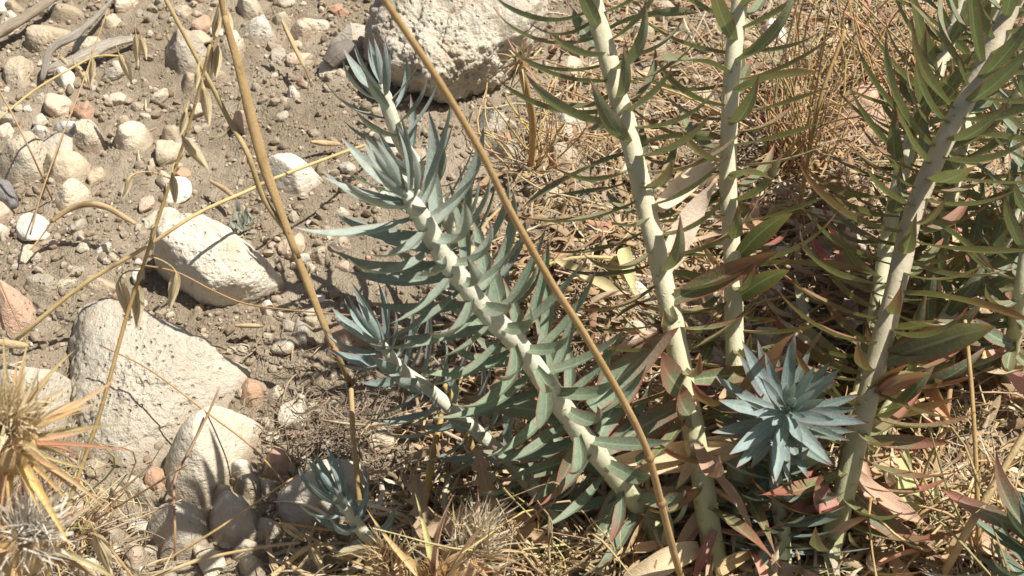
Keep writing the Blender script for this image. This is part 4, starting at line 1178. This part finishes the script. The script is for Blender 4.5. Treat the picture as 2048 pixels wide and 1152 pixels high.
# ------------------------------------------------------------------ litter
def ribbons(name, label, n, region, seed, lens, widths, pal, zmax, curlk=1.0, cat='litter'):
    rs = np.random.RandomState(seed)
    px, py = region(rs, n)
    P = np.array([tuple(G(a, b)) for a, b in zip(px, py)])
    dn = fbm(P * 16 + seed * 7, 3)
    keep = dn > rs.uniform(-.75, .12, len(P))
    for sx, sy, sr in STONES[:90]:
        keep &= ~(((P[:, 0] - sx) ** 2 + (P[:, 1] - sy) ** 2 < (sr * 1.0) ** 2) & (rs.uniform(0, 1, len(P)) < .93))
    P = P[keep]; n = len(P)
    L = rs.uniform(*lens, n) * rs.uniform(.5, 1.2, n); W = rs.uniform(*widths, n)
    az = rs.uniform(0, 2 * math.pi, n); el = rs.normal(0, .22, n)
    k = 6
    t = np.linspace(-.5, .5, k)
    curv = rs.normal(0, 1.0 * curlk, n); curz = rs.normal(0, .8 * curlk, n)
    ang = az[:, None] + curv[:, None] * t[None]
    d = np.stack([np.cos(ang) * np.cos(el)[:, None], np.sin(ang) * np.cos(el)[:, None], np.sin(el[:, None] + curz[:, None] * t[None])], -1)
    pos = np.cumsum(d, 1) * (L / (k - 1))[:, None, None]
    pos -= pos.mean(1, keepdims=True)
    side = np.stack([-np.sin(ang), np.cos(ang), np.zeros_like(ang)], -1)
    roll = rs.normal(0, .7, n)
    side = side * np.cos(roll)[:, None, None] + np.array([0, 0, 1]) * np.sin(roll)[:, None, None]
    taper = (1 - (2 * np.abs(t)) ** 2.5 * .8)[None, :, None]
    wv = side * (W[:, None, None] * .5) * taper
    pos += P[:, None, :]
    base = gz(pos[:, :, 0].ravel(), pos[:, :, 1].ravel()).reshape(n, k)
    lift = rs.uniform(0, 1, n) ** 1.6 * zmax
    zmin = (pos[:, :, 2] - base).min(1)
    pos[:, :, 2] += (-zmin + .0008 + lift)[:, None]
    # a shallow V section: three points across
    mid = pos + np.cross(d, side) * (W * .18)[:, None, None]
    V = np.stack([pos - wv, mid, pos + wv], 2).reshape(-1, 3)
    q = []
    for i in range(k - 1):
        a = i * 3
        q += [(a, a + 1, a + 4, a + 3), (a + 1, a + 2, a + 5, a + 4)]
    q = np.array(q)
    Q = (q[None] + (np.arange(n) * k * 3)[:, None, None]).reshape(-1, 4)
    pal = np.array(pal)
    c = pal[rs.randint(len(pal), size=n)] * rs.uniform(.6, 1.15, (n, 1)) * (1 + .35 * np.clip(fbm(P * 22 + 5, 2), -.8, .6))[:, None]
    c = np.concatenate([np.repeat(c, k * 3, 0), np.ones((n * k * 3, 1))], 1)
    o = obj(name, mesh_np(name, V, Q, attrs={'col': c}, mat=M['litter']))
    tag(o, label, cat, kind='stuff')
def reg_right(rs, n):
    py = 1260 * rs.uniform(0, 1, n) ** 1.05 - 60
    lim = np.interp(py, [-60, 150, 420, 650, 800, 1000, 1200], [1280, 1100, 1010, 960, 830, 820, 900])
    px = lim + (2130 - lim) * rs.uniform(0, 1, n) ** .9 + rs.normal(0, 45, n)
    return px, py
def reg_mid(rs, n):
    return rs.normal(680, 95, n), rs.normal(850, 75, n)
def reg_left(rs, n):
    return rs.uniform(-60, 1000, n), rs.uniform(-40, 1230, n)
def reg_bl(rs, n):
    return rs.normal(160, 130, n), rs.normal(1090, 60, n)
STRAWP = [(.72, .56, .31), (.64, .47, .24), (.78, .65, .43), (.54, .37, .19), (.62, .48, .30), (.44, .30, .17), (.74, .64, .49)]
LEAFP = [(.60, .43, .25), (.50, .34, .19), (.66, .51, .32), (.52, .29, .19), (.42, .30, .19), (.70, .57, .40)]
ribbons('straw_litter', 'tangled broken straw covering the ground under the plants', 8500, reg_right, 1, (.010, .050), (.0005, .0020), STRAWP, .016, .7)
ribbons('leaf_litter', 'small dead leaf scraps strewn under the plants', 2900, reg_right, 2, (.010, .030), (.0025, .0065), LEAFP, .010, 1.6)
ribbons('root_litter', 'dark curly roots and plant fibres beside the cobbles', 700, reg_mid, 3, (.008, .03), (.0004, .0012), [(.34, .27, .2), (.27, .2, .14), (.42, .34, .25), (.5, .42, .3)], .008, 2.2)
ribbons('straw_scraps', 'sparse fine straw scraps on the bare soil', 420, reg_left, 4, (.006, .022), (.0004, .0009), STRAWP, .003, .8)
ribbons('thistle_litter', 'pale chaff under the orange and white thistles', 500, reg_bl, 5, (.008, .03), (.0004, .0011), [(.7, .6, .42), (.62, .5, .3), (.5, .4, .26)], .012, .8)

# dead leaves one can pick out on the litter
rnd = random.Random(123)
n_l = 0
while n_l < 150:
    px, py = rnd.uniform(960, 2060), rnd.uniform(430, 1170)
    if px < 1180 and py < 900: continue
    g = G(px, py)
    L = rnd.uniform(.024, .058)
    a = rnd.uniform(0, 6.28)
    d = Vector((math.cos(a), math.sin(a), rnd.uniform(-.05, .35)))
    f = rnd.random() ** 2.5; kind = rnd.randrange(6)
    c = mixc((.76, .60, .39), (.56, .29, .21), f)
    word = ('reddish' if f > .45 else 'tan') + ' ' + ('bent', 'drooping', 'hooked', 'twisted', 'rolled', 'curled')[kind]
    o = put_leaf('dead_leaf', DRY[kind], None, (g.x, g.y, rnd.uniform(.004, .022)), d, (rnd.gauss(0, .5), rnd.gauss(0, .5), 1), L, rnd.uniform(.9, 1.4), tuple(x * rnd.uniform(.8, 1.15) for x in c) + (1,))
    tag(o, word + ' dead leaf lying in the straw litter under the plants', 'dead leaf', word + ' dead leaves in the litter')
    n_l += 1

# single straws one can pick out on the litter
SM = []
for i in range(9):
    r = random.Random(900 + i)
    m, _ = tube('straw', catmull([Vector((0, 0, 0)), Vector((r.gauss(0, .04), .35, r.uniform(0, .05))), Vector((r.gauss(0, .06), .7, r.uniform(0, .06))), Vector((r.gauss(0, .08), 1, 0))], 9), [.02 - .001 * k for k in range(9)], 5, M['straw'], 0, 0, (1, .5, .35)[i % 3])
    SM.append(m)
rnd = random.Random(321)
for i in range(170):
    px = rnd.uniform(880, 2060); py = rnd.uniform(120, 1160)
    if px < 1080 and py < 560: px += 300
    g = G(px, py)
    L = rnd.uniform(.03, .085); a = rnd.uniform(0, 6.28)
    tone = rnd.choice(('pale', 'yellow', 'brown'))
    c = {'pale': (.76, .64, .43), 'yellow': (.68, .50, .25), 'brown': (.46, .30, .15)}[tone]
    o = bpy.data.objects.new('straw', SM[i % 9])
    o.matrix_basis = Matrix.Translation((g.x, g.y, rnd.uniform(.002, .016))) @ basis((math.cos(a), math.sin(a), rnd.uniform(-.02, .16)), (0, 0, 1)).to_4x4() @ Matrix.Diagonal((L * .8 * rnd.uniform(.5, 1), L, L * .8, 1))
    o.color = tuple(x * rnd.uniform(.85, 1.1) for x in c) + (1,)
    ln = 'long' if L > .055 else 'short'
    link(o); tag(o, f'{ln} {tone} loose straw lying on the litter under the plants', 'straw', f'{ln} {tone} straws on the litter')
def reg_bottom(rs, n):
    return rs.uniform(560, 2100, n), rs.uniform(960, 1230, n)
ribbons('chaff_litter', 'pale broken chaff and husks heaped along the foot of the plants', 2200, reg_bottom, 6, (.012, .045), (.0008, .0040), [(.76, .63, .42), (.68, .53, .32), (.58, .43, .25), (.80, .70, .52)], .016, 1.0)
